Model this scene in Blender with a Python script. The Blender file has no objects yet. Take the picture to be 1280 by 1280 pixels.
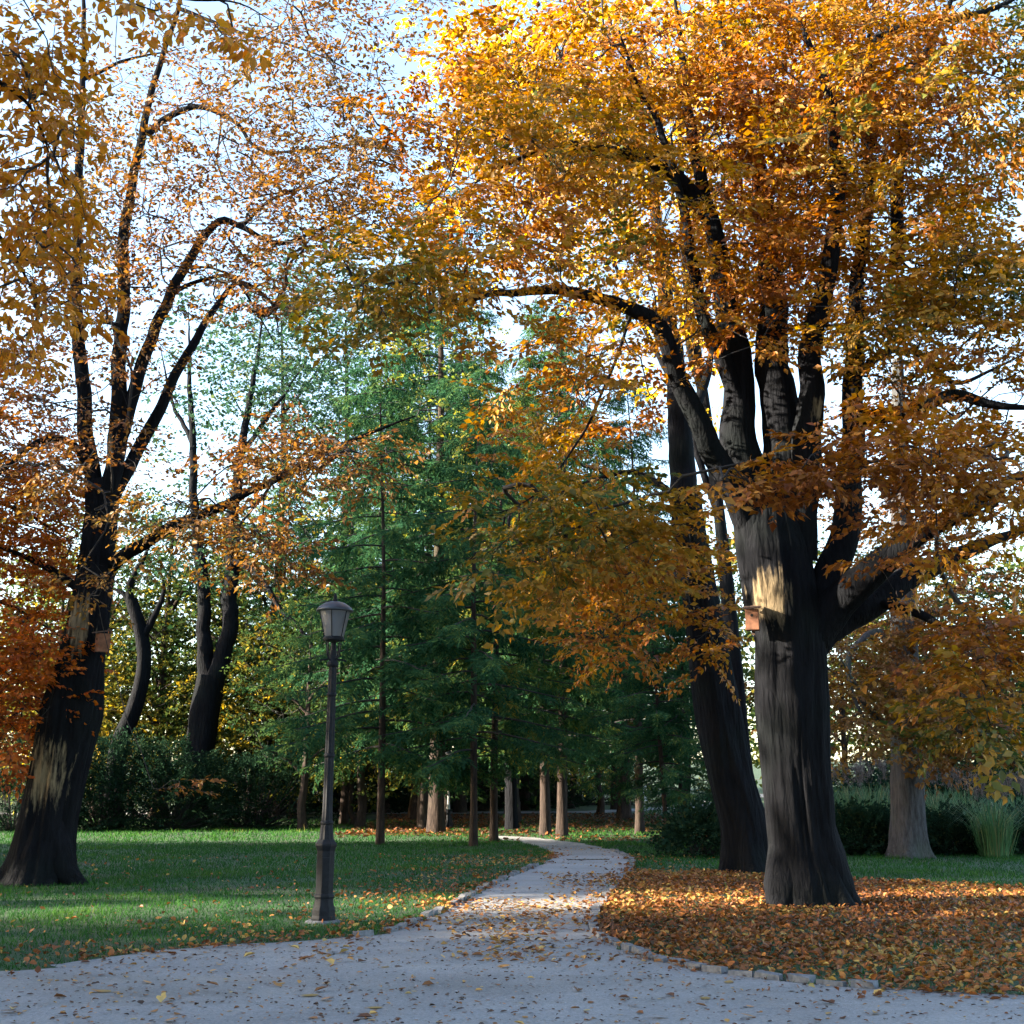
import bpy, math, random
import numpy as np
from mathutils import Vector

rng = np.random.default_rng(11)
random.seed(11)
R = math.radians
scene = bpy.context.scene
col = scene.collection

# ------------------------------------------------------------------ camera, sky, sun, exposure
F, PITCH, CAMH = 1526.0, R(12.7), 1.6
cam = bpy.data.cameras.new('camera')
cam.sensor_width = 36.0
cam.lens = 36.0 * F / 1280.0
cam.clip_end = 3000
camo = bpy.data.objects.new('camera', cam)
col.objects.link(camo)
camo.location = (0, 0, CAMH)
camo.rotation_euler = (R(90) + PITCH, 0, 0)
scene.camera = camo

SUN_EL = R(16.5)
SUN_DIR = Vector((1.0, 0.14, -math.tan(SUN_EL) * 1.01)).normalized()   # the way the light travels
w = bpy.data.worlds.new('World')
scene.world = w
w.use_nodes = True
nt = w.node_tree
sky = nt.nodes.new('ShaderNodeTexSky')
sky.sky_type = 'NISHITA'
sky.sun_disc = False
sky.sun_elevation = SUN_EL
sky.sun_rotation = math.atan2(-SUN_DIR.x, -SUN_DIR.y)
sky.air_density = 1.0
sky.dust_density = 1.2
sky.ozone_density = 1.0
bg = nt.nodes['Background']
bg.inputs['Strength'].default_value = 0.09
nt.links.new(sky.outputs['Color'], bg.inputs['Color'])
sl = bpy.data.lights.new('sun', 'SUN')
sl.energy = 4.2
sl.angle = R(0.6)
sl.color = (1.0, 0.86, 0.66)
so = bpy.data.objects.new('sun', sl)
col.objects.link(so)
so.rotation_euler = SUN_DIR.to_track_quat('-Z', 'Y').to_euler()
so.location = (-30, -5, 25)
vs = scene.view_settings
vs.view_transform = 'Standard'
vs.look = 'None'
vs.gamma = 1.0
vs.use_curve_mapping = False
vs.exposure = 3.25
scene.cycles.max_bounces = 3
scene.cycles.diffuse_bounces = 2
scene.cycles.transmission_bounces = 2
scene.cycles.glossy_bounces = 1
scene.cycles.caustics_reflective = False
scene.cycles.caustics_refractive = False

# ------------------------------------------------------------------ photograph pixel -> place
CP, SP = math.cos(PITCH), math.sin(PITCH)
def ray(x, y):
    dx, dy = (x - 640) / F, (640 - y) / F
    return np.array([dx, CP - dy * SP, SP + dy * CP])
def at(x, y, D):
    d = ray(x, y)
    return d * (D / d[1]) + np.array([0, 0, CAMH])
def gnd(x, y):
    d = ray(x, y)
    t = -CAMH / d[2]
    p = d * t
    return np.array([p[0], p[1], 0.0])
def gz(x, y):
    x = np.asarray(x, float); y = np.asarray(y, float)
    s = np.clip((y - 50) / 60, 0, 4)
    return 1.9 * s + 0 * x

# ------------------------------------------------------------------ numpy helpers
def _h(i, j, k):
    n = (i * 374761393 + j * 668265263 + k * 2147483647) & 0xffffffff
    n = ((n ^ (n >> 13)) * 1274126177) & 0xffffffff
    return ((n ^ (n >> 16)) & 0xffff) / 65535.0
def vnoise(p):
    p = np.asarray(p, float)
    i = np.floor(p).astype(np.int64)
    f = p - i
    f = f * f * (3 - 2 * f)
    r = 0
    for a in (0, 1):
        for b in (0, 1):
            for c in (0, 1):
                wgt = (f[..., 0] if a else 1 - f[..., 0]) * (f[..., 1] if b else 1 - f[..., 1]) * (f[..., 2] if c else 1 - f[..., 2])
                r = r + wgt * _h(i[..., 0] + a, i[..., 1] + b, i[..., 2] + c)
    return r
def unit(v):
    return v / np.maximum(np.linalg.norm(v, axis=-1, keepdims=True), 1e-9)
def in_poly(x, y, poly):
    poly = np.asarray(poly)
    inside = np.zeros(len(x), bool)
    j = len(poly) - 1
    for i in range(len(poly)):
        xi, yi = poly[i]; xj, yj = poly[j]
        c = ((yi > y) != (yj > y)) & (x < (xj - xi) * (y - yi) / (yj - yi + 1e-12) + xi)
        inside ^= c
        j = i
    return inside
def mesh_np(name, verts, faces, attrs=None, smooth=False):
    """faces: (n,3) or (n,4) array; attrs: name -> per-face floats"""
    me = bpy.data.meshes.new(name)
    n, k = faces.shape
    me.vertices.add(len(verts))
    me.vertices.foreach_set('co', np.ascontiguousarray(verts, np.float32).ravel())
    me.loops.add(n * k)
    me.loops.foreach_set('vertex_index', np.ascontiguousarray(faces, np.int32).ravel())
    me.polygons.add(n)
    me.polygons.foreach_set('loop_start', np.arange(0, n * k, k, dtype=np.int32))
    me.polygons.foreach_set('loop_total', np.full(n, k, np.int32))
    if smooth:
        me.polygons.foreach_set('use_smooth', np.ones(n, bool))
    for an, av in (attrs or {}).items():
        dom = 'FACE' if len(av) == n else 'POINT'
        a = me.attributes.new(an, 'FLOAT', dom)
        a.data.foreach_set('value', np.ascontiguousarray(av, np.float32))
    me.update()
    return me
def link(name, me, mat, parent=None, loc=None):
    o = bpy.data.objects.new(name, me)
    col.objects.link(o)
    if mat is not None and not me.materials:
        me.materials.append(mat)
    if parent is not None:
        o.parent = parent
    if loc is not None:
        o.location = loc
    return o
def tag(o, label=None, cat=None, group=None, kind=None):
    if label: o['label'] = label
    if cat: o['category'] = cat
    if group: o['group'] = group
    if kind: o['kind'] = kind
    return o
def empty(name, loc):
    o = bpy.data.objects.new(name, None)
    o.empty_display_size = 0.3
    col.objects.link(o)
    o.location = loc
    return o
def copy_tree(o, parent=None):
    c = o.copy()
    col.objects.link(c)
    c.parent = parent
    for ch in list(o.children):
        copy_tree(ch, c)
    return c

class MB:
    """collects quads/tris into one mesh"""
    def __init__(s): s.v = []; s.f = []
    def add(s, v, f):
        b = len(s.v); s.v += [tuple(map(float, q)) for q in v]; s.f += [tuple(i + b for i in q) for q in f]
        return s
    def box(s, c, d, rz=0.0, taper=1.0):
        cx, cy, cz = c; dx, dy, dz = d[0] / 2, d[1] / 2, d[2] / 2
        out = []
        for z, k in ((-dz, 1), (dz, taper)):
            for a, b in ((-1, -1), (1, -1), (1, 1), (-1, 1)):
                x, y = a * dx * k, b * dy * k
                out.append((cx + x * math.cos(rz) - y * math.sin(rz), cy + x * math.sin(rz) + y * math.cos(rz), cz + z))
        return s.add(out, [(3, 2, 1, 0), (4, 5, 6, 7), (0, 1, 5, 4), (1, 2, 6, 5), (2, 3, 7, 6), (3, 0, 4, 7)])
    def lathe(s, prof, n=16, c=(0, 0), flute=0.0, a0=0.0):
        out = []; fs = []
        for r, z in prof:
            for i in range(n):
                a = a0 + 2 * math.pi * i / n
                rr = r * (1 - flute * (i % 2))
                out.append((c[0] + rr * math.cos(a), c[1] + rr * math.sin(a), z))
        for k in range(len(prof) - 1):
            for i in range(n):
                j = (i + 1) % n
                fs.append((k * n + i, k * n + j, (k + 1) * n + j, (k + 1) * n + i))
        fs.append(tuple(range(n))[::-1])
        fs.append(tuple(range((len(prof) - 1) * n, len(prof) * n)))
        return s.add(out, fs)
    def rod(s, a, b, r0, r1=None, n=6):
        r1 = r0 if r1 is None else r1
        v, f = tube(np.array([a, b], float), np.array([r0, r1]), n, resample=False)
        return s.add(v, f.tolist())
    def build(s, name, mat, parent=None, smooth=False, bevel=0.0):
        me = bpy.data.meshes.new(name)
        me.from_pydata(s.v, [], s.f)
        if smooth:
            me.polygons.foreach_set('use_smooth', np.ones(len(me.polygons), bool))
        o = link(name, me, mat, parent)
        if bevel:
            m = o.modifiers.new('bevel', 'BEVEL'); m.width = bevel; m.segments = 2
            m.limit_method = 'ANGLE'
        return o

def resample(pts, rad, step):
    """Catmull-Rom through pts"""
    pts = np.asarray(pts, float); rad = np.asarray(rad, float)
    P = np.vstack([2 * pts[0] - pts[1], pts, 2 * pts[-1] - pts[-2]])
    op, orr = [], []
    for i in range(len(pts) - 1):
        p0, p1, p2, p3 = P[i], P[i + 1], P[i + 2], P[i + 3]
        n = max(1, int(np.ceil(np.linalg.norm(p2 - p1) / step)))
        t = np.linspace(0, 1, n, endpoint=False)[:, None]
        q = 0.5 * ((2 * p1) + (-p0 + p2) * t + (2 * p0 - 5 * p1 + 4 * p2 - p3) * t ** 2 + (-p0 + 3 * p1 - 3 * p2 + p3) * t ** 3)
        op.append(q); orr.append(rad[i] + (rad[i + 1] - rad[i]) * t[:, 0])
    op.append(pts[-1:]); orr.append(rad[-1:])
    return np.vstack(op), np.concatenate(orr)
def tube(pts, rad, sides=8, resample=False, shape=None, capend=True):
    n = len(pts)
    tan = unit(np.gradient(pts, axis=0))
    ref = np.array([0, 1.0, 0]) if abs(tan[0][1]) < 0.8 else np.array([1.0, 0, 0])
    U = np.zeros((n, 3)); V = np.zeros((n, 3))
    u = unit(ref - tan[0] * ref.dot(tan[0]))
    for i in range(n):
        u = unit(u - tan[i] * u.dot(tan[i]))
        U[i] = u; V[i] = np.cross(tan[i], u)
    a = np.linspace(0, 2 * np.pi, sides, endpoint=False)
    ring = np.cos(a)[None, :, None] * U[:, None] + np.sin(a)[None, :, None] * V[:, None]
    rr = rad[:, None] * np.ones(sides)[None]
    if shape is not None:
        rr = rr * shape(pts, ring, a)
    v = pts[:, None] + ring * rr[:, :, None]
    i = np.arange(n - 1)[:, None] * sides; j = np.arange(sides)[None]; k = (j + 1) % sides
    f = np.stack([i + j, i + k, i + k + sides, i + j + sides], -1).reshape(-1, 4)
    return v.reshape(-1, 3), f
def cones(A, B, ra, rb, sides=4):
    """many separate truncated cones at once"""
    d = unit(B - A)
    ref = np.where(np.abs(d[:, 2:3]) < 0.85, np.array([[0, 0, 1.0]]), np.array([[1.0, 0, 0]]))
    u = unit(np.cross(d, ref)); v = np.cross(d, u)
    a = np.linspace(0, 2 * np.pi, sides, endpoint=False)
    ring = np.cos(a)[None, :, None] * u[:, None] + np.sin(a)[None, :, None] * v[:, None]
    v0 = A[:, None] + ring * ra[:, None, None]
    v1 = B[:, None] + ring * rb[:, None, None]
    vv = np.concatenate([v0, v1], 1).reshape(-1, 3)
    b = np.arange(len(A))[:, None] * 2 * sides
    j = np.arange(sides)[None]; k = (j + 1) % sides
    f = np.stack([b + j, b + k, b + k + sides, b + j + sides], -1).reshape(-1, 4)
    return vv, f

# ------------------------------------------------------------------ materials
def newmat(name):
    m = bpy.data.materials.new(name)
    m.use_nodes = True
    return m, m.node_tree, m.node_tree.nodes['Principled BSDF']
def N(nt, t, **kw):
    n = nt.nodes.new(t)
    for k, v in kw.items():
        if hasattr(n, k): setattr(n, k, v)
        else: n.inputs[k.replace('_', ' ')].default_value = v
    return n
def ramp(nt, stops, interp='LINEAR'):
    r = nt.nodes.new('ShaderNodeValToRGB')
    e = r.color_ramp
    e.interpolation = interp
    while len(e.elements) < len(stops): e.elements.new(0.5)
    for s, (p, c) in zip(e.elements, stops):
        s.position = p; s.color = (*c, 1)
    return r
def leaf_mat(name, stops, trans=0.42, rough=0.5, tgain=1.25, objvar=0.0, matt=False):
    m, nt, bs = newmat(name)
    at_ = N(nt, 'ShaderNodeAttribute', attribute_name='rnd')
    fac = at_.outputs['Fac']
    if objvar:
        oi = N(nt, 'ShaderNodeObjectInfo')
        ma = N(nt, 'ShaderNodeMath', operation='MULTIPLY_ADD')
        nt.links.new(oi.outputs['Random'], ma.inputs[0]); ma.inputs[1].default_value = objvar
        nt.links.new(fac, ma.inputs[2]); 
        mb = N(nt, 'ShaderNodeMath', operation='SUBTRACT'); nt.links.new(ma.outputs[0], mb.inputs[0]); mb.inputs[1].default_value = objvar * 0.5
        fac = mb.outputs[0]
    r = ramp(nt, stops)
    nt.links.new(fac, r.inputs['Fac'])
    wn = N(nt, 'ShaderNodeTexWhiteNoise', noise_dimensions='1D')
    nt.links.new(at_.outputs['Fac'], wn.inputs['W'])
    mr = N(nt, 'ShaderNodeMapRange'); mr.inputs['To Min'].default_value = 0.62; mr.inputs['To Max'].default_value = 1.2
    nt.links.new(wn.outputs['Value'], mr.inputs['Value'])
    hs = N(nt, 'ShaderNodeHueSaturation')
    nt.links.new(r.outputs['Color'], hs.inputs['Color']); nt.links.new(mr.outputs['Result'], hs.inputs['Value'])
    if matt:
        nt.nodes.remove(bs); bs = N(nt, 'ShaderNodeBsdfDiffuse')
        nt.links.new(hs.outputs['Color'], bs.inputs['Color'])
    else:
        nt.links.new(hs.outputs['Color'], bs.inputs['Base Color'])
        bs.inputs['Roughness'].default_value = rough
        bs.inputs['Specular IOR Level'].default_value = 0.3
    tr = N(nt, 'ShaderNodeBsdfTranslucent')
    h2 = N(nt, 'ShaderNodeHueSaturation'); h2.inputs['Saturation'].default_value = 1.1; h2.inputs['Value'].default_value = tgain
    nt.links.new(hs.outputs['Color'], h2.inputs['Color']); nt.links.new(h2.outputs['Color'], tr.inputs['Color'])
    mx = N(nt, 'ShaderNodeMixShader'); mx.inputs['Fac'].default_value = trans
    nt.links.new(bs.outputs[0], mx.inputs[1]); nt.links.new(tr.outputs[0], mx.inputs[2])
    nt.links.new(mx.outputs[0], nt.nodes['Material Output'].inputs['Surface'])
    return m
def bark_mat(name, c0, c1, scar=None, scale=6.0, bump=0.6):
    m, nt, bs = newmat(name)
    tc = N(nt, 'ShaderNodeTexCoord')
    mp = N(nt, 'ShaderNodeMapping'); mp.inputs['Scale'].default_value = (1, 1, 0.16)
    nt.links.new(tc.outputs['Object'], mp.inputs['Vector'])
    n1 = N(nt, 'ShaderNodeTexNoise', Scale=scale * 2.2, Detail=8.0, Roughness=0.65)
    nt.links.new(mp.outputs[0], n1.inputs['Vector'])
    vo = N(nt, 'ShaderNodeTexVoronoi', Scale=scale * 2.5); vo.feature = 'DISTANCE_TO_EDGE'
    nt.links.new(mp.outputs[0], vo.inputs['Vector'])
    n2 = N(nt, 'ShaderNodeTexNoise', Scale=0.9, Detail=4.0)
    nt.links.new(tc.outputs['Object'], n2.inputs['Vector'])
    r = ramp(nt, [(0.3, c0), (0.7, c1)])
    nt.links.new(n1.outputs['Fac'], r.inputs['Fac'])
    mo = N(nt, 'ShaderNodeMix', data_type='RGBA'); 
    mr = N(nt, 'ShaderNodeMapRange'); mr.inputs['From Min'].default_value = 0.5; mr.inputs['From Max'].default_value = 0.75; mr.inputs['To Max'].default_value = 0.5
    nt.links.new(n2.outputs['Fac'], mr.inputs['Value'])
    nt.links.new(mr.outputs['Result'], mo.inputs['Factor']); nt.links.new(r.outputs['Color'], mo.inputs['A'])
    mo.inputs['B'].default_value = (c1[0] * 0.8, c1[1] * 1.15, c1[2] * 0.8, 1)
    outc = mo.outputs['Result']
    if scar:  # bare wood patches with sunlight painted into their pale colour
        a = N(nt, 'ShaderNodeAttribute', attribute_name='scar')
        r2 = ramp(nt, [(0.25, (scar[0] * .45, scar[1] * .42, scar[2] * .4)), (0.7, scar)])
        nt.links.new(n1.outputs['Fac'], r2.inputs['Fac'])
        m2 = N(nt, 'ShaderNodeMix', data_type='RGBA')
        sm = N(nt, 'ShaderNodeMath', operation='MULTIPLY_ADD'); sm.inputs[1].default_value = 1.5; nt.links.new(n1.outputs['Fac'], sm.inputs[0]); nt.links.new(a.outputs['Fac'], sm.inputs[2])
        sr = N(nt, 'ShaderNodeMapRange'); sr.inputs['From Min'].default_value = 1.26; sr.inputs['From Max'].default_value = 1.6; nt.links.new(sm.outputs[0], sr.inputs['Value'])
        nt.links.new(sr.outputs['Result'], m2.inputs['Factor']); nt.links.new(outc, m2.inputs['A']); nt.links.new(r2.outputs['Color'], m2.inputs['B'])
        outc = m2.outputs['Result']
    nt.links.new(outc, bs.inputs['Base Color'])
    bs.inputs['Roughness'].default_value = 0.9
    bs.inputs['Specular IOR Level'].default_value = 0.05
    ad = N(nt, 'ShaderNodeMath', operation='MULTIPLY_ADD'); ad.inputs[1].default_value = 0.6
    nt.links.new(vo.outputs['Distance'], ad.inputs[0]); nt.links.new(n1.outputs['Fac'], ad.inputs[2])
    bp = N(nt, 'ShaderNodeBump', Strength=bump, Distance=0.05)
    nt.links.new(ad.outputs[0], bp.inputs['Height']); nt.links.new(bp.outputs[0], bs.inputs['Normal'])
    return m
def plain(name, c, rough=0.6, metal=0.0, var=0.25, scale=8.0, bump=0.0):
    m, nt, bs = newmat(name)
    tc = N(nt, 'ShaderNodeTexCoord')
    n1 = N(nt, 'ShaderNodeTexNoise', Scale=scale, Detail=5.0)
    nt.links.new(tc.outputs['Object'], n1.inputs['Vector'])
    r = ramp(nt, [(0.3, tuple(x * (1 - var) for x in c)), (0.7, tuple(min(1, x * (1 + var)) for x in c))])
    nt.links.new(n1.outputs['Fac'], r.inputs['Fac']); nt.links.new(r.outputs['Color'], bs.inputs['Base Color'])
    bs.inputs['Roughness'].default_value = rough; bs.inputs['Metallic'].default_value = metal
    if bump:
        bp = N(nt, 'ShaderNodeBump', Strength=bump, Distance=0.01)
        nt.links.new(n1.outputs['Fac'], bp.inputs['Height']); nt.links.new(bp.outputs[0], bs.inputs['Normal'])
    return m

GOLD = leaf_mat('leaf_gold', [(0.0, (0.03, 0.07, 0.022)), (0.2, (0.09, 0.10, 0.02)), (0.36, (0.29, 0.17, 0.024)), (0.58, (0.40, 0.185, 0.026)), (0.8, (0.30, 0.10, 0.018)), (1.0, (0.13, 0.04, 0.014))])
YELL = leaf_mat('leaf_yellow', [(0.0, (0.28, 0.25, 0.03)), (0.4, (0.75, 0.45, 0.04)), (1.0, (0.82, 0.55, 0.06))], tgain=1.3, matt=True)
NEARG = leaf_mat('leaf_near_gold', [(0.0, (0.06, 0.10, 0.02)), (0.15, (0.32, 0.19, 0.03)), (0.5, (0.62, 0.265, 0.035)), (0.8, (0.46, 0.15, 0.025)), (1.0, (0.16, 0.05, 0.02))])
COPP = leaf_mat('leaf_copper', [(0.0, (0.20, 0.10, 0.02)), (0.25, (0.52, 0.16, 0.022)), (0.7, (0.44, 0.10, 0.018)), (1.0, (0.13, 0.032, 0.012))])
BROWN = leaf_mat('leaf_brown', [(0.0, (0.12, 0.10, 0.03)), (0.3, (0.21, 0.115, 0.03)), (0.7, (0.165, 0.065, 0.02)), (1.0, (0.085, 0.035, 0.018))])
BLUEG = leaf_mat('leaf_bluegreen', [(0.0, (0.022, 0.06, 0.042)), (0.6, (0.04, 0.085, 0.048)), (0.9, (0.10, 0.11, 0.035)), (1.0, (0.28, 0.16, 0.04))], matt=True)
OLIVE = leaf_mat('leaf_olive', [(0.0, (0.02, 0.05, 0.022)), (0.5, (0.055, 0.085, 0.026)), (0.78, (0.18, 0.16, 0.03)), (1.0, (0.42, 0.28, 0.045))], objvar=0.5, matt=True)
NEEDLE = leaf_mat('needles_green', [(0.0, (0.018, 0.055, 0.034)), (0.5, (0.04, 0.105, 0.048)), (0.88, (0.12, 0.17, 0.045)), (1.0, (0.30, 0.24, 0.05))], trans=0.4, objvar=0.5, matt=True)
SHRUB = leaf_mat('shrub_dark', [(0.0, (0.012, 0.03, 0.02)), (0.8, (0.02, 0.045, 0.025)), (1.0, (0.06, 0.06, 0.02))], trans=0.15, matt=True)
LITTER = leaf_mat('leaf_litter', [(0.0, (0.06, 0.035, 0.02)), (0.25, (0.16, 0.055, 0.02)), (0.6, (0.25, 0.088, 0.024)), (0.88, (0.36, 0.17, 0.045)), (1.0, (0.46, 0.31, 0.08))], trans=0.15, rough=0.6)
PATHLEAF = leaf_mat('leaf_path', [(0.0, (0.05, 0.03, 0.02)), (0.3, (0.14, 0.055, 0.025)), (0.6, (0.36, 0.16, 0.05)), (0.9, (0.48, 0.28, 0.08)), (1.0, (0.5, 0.36, 0.12))], trans=0.1, rough=0.6)
GRASS = leaf_mat('grass_blade', [(0.0, (0.016, 0.06, 0.02)), (0.6, (0.03, 0.10, 0.026)), (0.93, (0.07, 0.15, 0.03)), (1.0, (0.3, 0.24, 0.08))], trans=0.3, matt=True)
REED = leaf_mat('ornamental_grass', [(0.0, (0.06, 0.16, 0.07)), (0.7, (0.12, 0.24, 0.10)), (1.0, (0.35, 0.30, 0.14))], trans=0.3)
PLUME = leaf_mat('grass_plume', [(0.0, (0.09, 0.07, 0.07)), (1.0, (0.18, 0.145, 0.14))], trans=0.3)
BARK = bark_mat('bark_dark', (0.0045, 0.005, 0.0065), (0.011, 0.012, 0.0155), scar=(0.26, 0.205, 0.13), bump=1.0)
BARKG = bark_mat('bark_grey', (0.03, 0.03, 0.034), (0.10, 0.098, 0.105), scale=9, bump=0.9)
BARKL = bark_mat('bark_larch', (0.016, 0.013, 0.013), (0.06, 0.046, 0.04), scale=8)
BIRCH = bark_mat('bark_birch', (0.30, 0.28, 0.26), (0.65, 0.62, 0.58), scale=3, bump=0.2)
TWIG = plain('twig_bark', (0.014, 0.013, 0.014), 0.9)

# ------------------------------------------------------------------ leaves and sprays
def leaf_quads(P, D_, Nn, L, W, fold=0.18):
    """P base, D_ direction, Nn normal, per-leaf lengths; returns verts (n*4,3), tris (n*2,3)"""
    D_ = unit(D_); S = unit(np.cross(Nn, D_)); Nn = np.cross(D_, S)
    L = L[:, None]; W = W[:, None]
    mid = P + D_ * L * 0.45
    v = np.stack([P, mid + S * W * 0.5 + Nn * W * fold, P + D_ * L - Nn * L * 0.06, mid - S * W * 0.5 + Nn * W * fold], 1)
    b = np.arange(len(P))[:, None] * 4
    f = np.stack([np.concatenate([b, b + 1, b + 2], 1), np.concatenate([b, b + 2, b + 3], 1)], 1).reshape(-1, 3)
    return v.reshape(-1, 3), f
def make_spray(r, leaf=0.085, length=0.55, step=0.05, wid=0.52, tilt=0.55, droop=0.25):
    """a flat leafy twig: returns leaf verts, leaf tris, twig segments"""
    P, D_, seg = [], [], []
    def axis(p0, ang, ln, lev):
        n = max(2, int(ln / step))
        p = np.array(p0, float); a = ang
        d = np.array([math.cos(a), math.sin(a), 0])
        z = 0
        for i in range(n):
            a += r.normal(0, 0.12)
            d = np.array([math.cos(a), math.sin(a), r.normal(0, .12) - 0.10 * lev])
            q = p + d * step
            seg.append((p, q))
            s = 1 if i % 2 else -1
            if lev == 0 and i > 0 and r.random() < 0.85:
                axis(q, a + s * r.uniform(0.6, 1.0), ln * r.uniform(0.35, 0.62) * (1 - 0.45 * i / n), 1)
            if lev == 1 or i > n * 0.4:
                la = a + s * r.uniform(0.5, 1.1)
                P.append(q); D_.append((math.cos(la), math.sin(la), r.normal(-droop, 0.3)))
            p = q
        P.append(p); D_.append((math.cos(a), math.sin(a), -droop))
    axis((-0.12, 0, 0), 0.0, length, 0)
    P = np.array(P); D_ = np.array(D_)
    Nn = unit(np.array([0, 0, 1.0]) + r.normal(0, tilt, (len(P), 3)))
    L = leaf * r.uniform(0.45, 1.4, len(P))
    v, f = leaf_quads(P, D_, Nn, L, L * wid * r.uniform(0.85, 1.15, len(P)))
    return v, f, np.array(seg)
def frames(X, up):
    """rotation matrices with x axis X and z axis near up"""
    X = unit(X); Y = unit(np.cross(up, X)); Z = np.cross(X, Y)
    return np.stack([X, Y, Z], -1)
def place_sprays(sprays, C, X, up, sc, tint, r, rndw=0.45):
    """instantiate sprays as real geometry"""
    M = frames(X, up)
    which = r.integers(0, len(sprays), len(C))
    V, Fc, A, S = [], [], [], []
    base = 0
    for k, (v, f, seg) in enumerate(sprays):
        idx = np.nonzero(which == k)[0]
        if not len(idx): continue
        vv = np.einsum('nij,mj->nmi', M[idx], v) * sc[idx][:, None, None] + C[idx][:, None]
        ff = f[None] + (np.arange(len(idx)) * len(v))[:, None, None] + base
        base += vv.shape[0] * vv.shape[1]
        V.append(vv.reshape(-1, 3)); Fc.append(ff.reshape(-1, 3))
        nl = len(f) // 2
        rr = np.clip(tint[idx][:, None] * (1 - rndw) + r.random((len(idx), nl)) * rndw, 0, 1)
        A.append(np.repeat(rr.reshape(-1), 2))
        ss = np.einsum('nij,mkj->nmki', M[idx], seg) * sc[idx][:, None, None, None] + C[idx][:, None, None]
        S.append(ss.reshape(-1, 2, 3))
    return np.vstack(V), np.vstack(Fc), np.concatenate(A), np.vstack(S)

# ------------------------------------------------------------------ broadleaf trees
def bark_shape(seed, ridges=0.05, flare=0.5, basez=0.0, lobes=5, flare_h=0.45, lump=0.08):
    def fn(pts, ring, a):
        n = len(pts)
        z = pts[:, 2] - basez
        X = ring * 1.0
        q = np.stack([X[..., 0] * 1.6 + seed, X[..., 1] * 1.6, np.repeat(z[:, None], len(a), 1) * 0.5], -1)
        lum = (vnoise(q * 1.3) - 0.5) * 2 * lump * 2
        q2 = np.stack([X[..., 0] * 7 + seed, X[..., 1] * 7, np.repeat(z[:, None], len(a), 1) * 0.9], -1)
        rid = (1 - np.abs(vnoise(q2) * 2 - 1)) * ridges * 2 - ridges
        fl = flare * np.exp(-np.maximum(z, 0) / flare_h)[:, None] * (0.55 + 0.45 * np.cos(lobes * a[None] + seed + 0.6 * np.sin(3 * a[None])))
        return 1 + lum + rid + fl
    return fn
def chain(pts, D, w0, depth=None):
    """pixel polyline (x, y[, dD]) -> world points"""
    return np.array([at(p[0], p[1], D + (p[2] if len(p) > 2 else 0)) for p in pts])
def grow(nodes, ndir, attr, r, stepl=0.4, angw=0.7, sag=0.05):
    """connect every attractor to the nearest suitable node; returns pos, parent, tips"""
    cap = len(nodes) + len(attr) * 14 + 10
    pos = np.zeros((cap, 3)); dr = np.zeros((cap, 3)); par = np.full(cap, -1, int)
    n = len(nodes); pos[:n] = nodes; dr[:n] = ndir
    d0 = np.array([np.min(((nodes - a) ** 2).sum(1)) for a in attr])
    tips = np.zeros(len(attr), int)
    for ai in np.argsort(d0):
        a = attr[ai]
        vec = a - pos[:n]
        d = np.sqrt((vec ** 2).sum(1)) + 1e-6
        ca = (vec * dr[:n]).sum(1) / d
        cost = d * (1 + angw * (1 - ca))
        k = int(np.argmin(cost))
        L = d[k]
        m = int(min(13, max(2, math.ceil(L / stepl))))
        ctrl = pos[k] + dr[k] * L * 0.4 + r.normal(0, 0.08 * L, 3) + np.array([0, 0, 0.06 * L])
        prev = k
        pp = pos[k]
        for i in range(1, m + 1):
            t = i / m
            p = (1 - t) ** 2 * pos[k] + 2 * t * (1 - t) * ctrl + t * t * a
            if i < m: p = p + r.normal(0, 0.035 * min(1, L), 3)
            pos[n] = p; par[n] = prev; dr[n] = unit(p - pp)
            prev = n; pp = p; n += 1
        tips[ai] = prev
    return pos[:n], dr[:n], par[:n], tips
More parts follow.
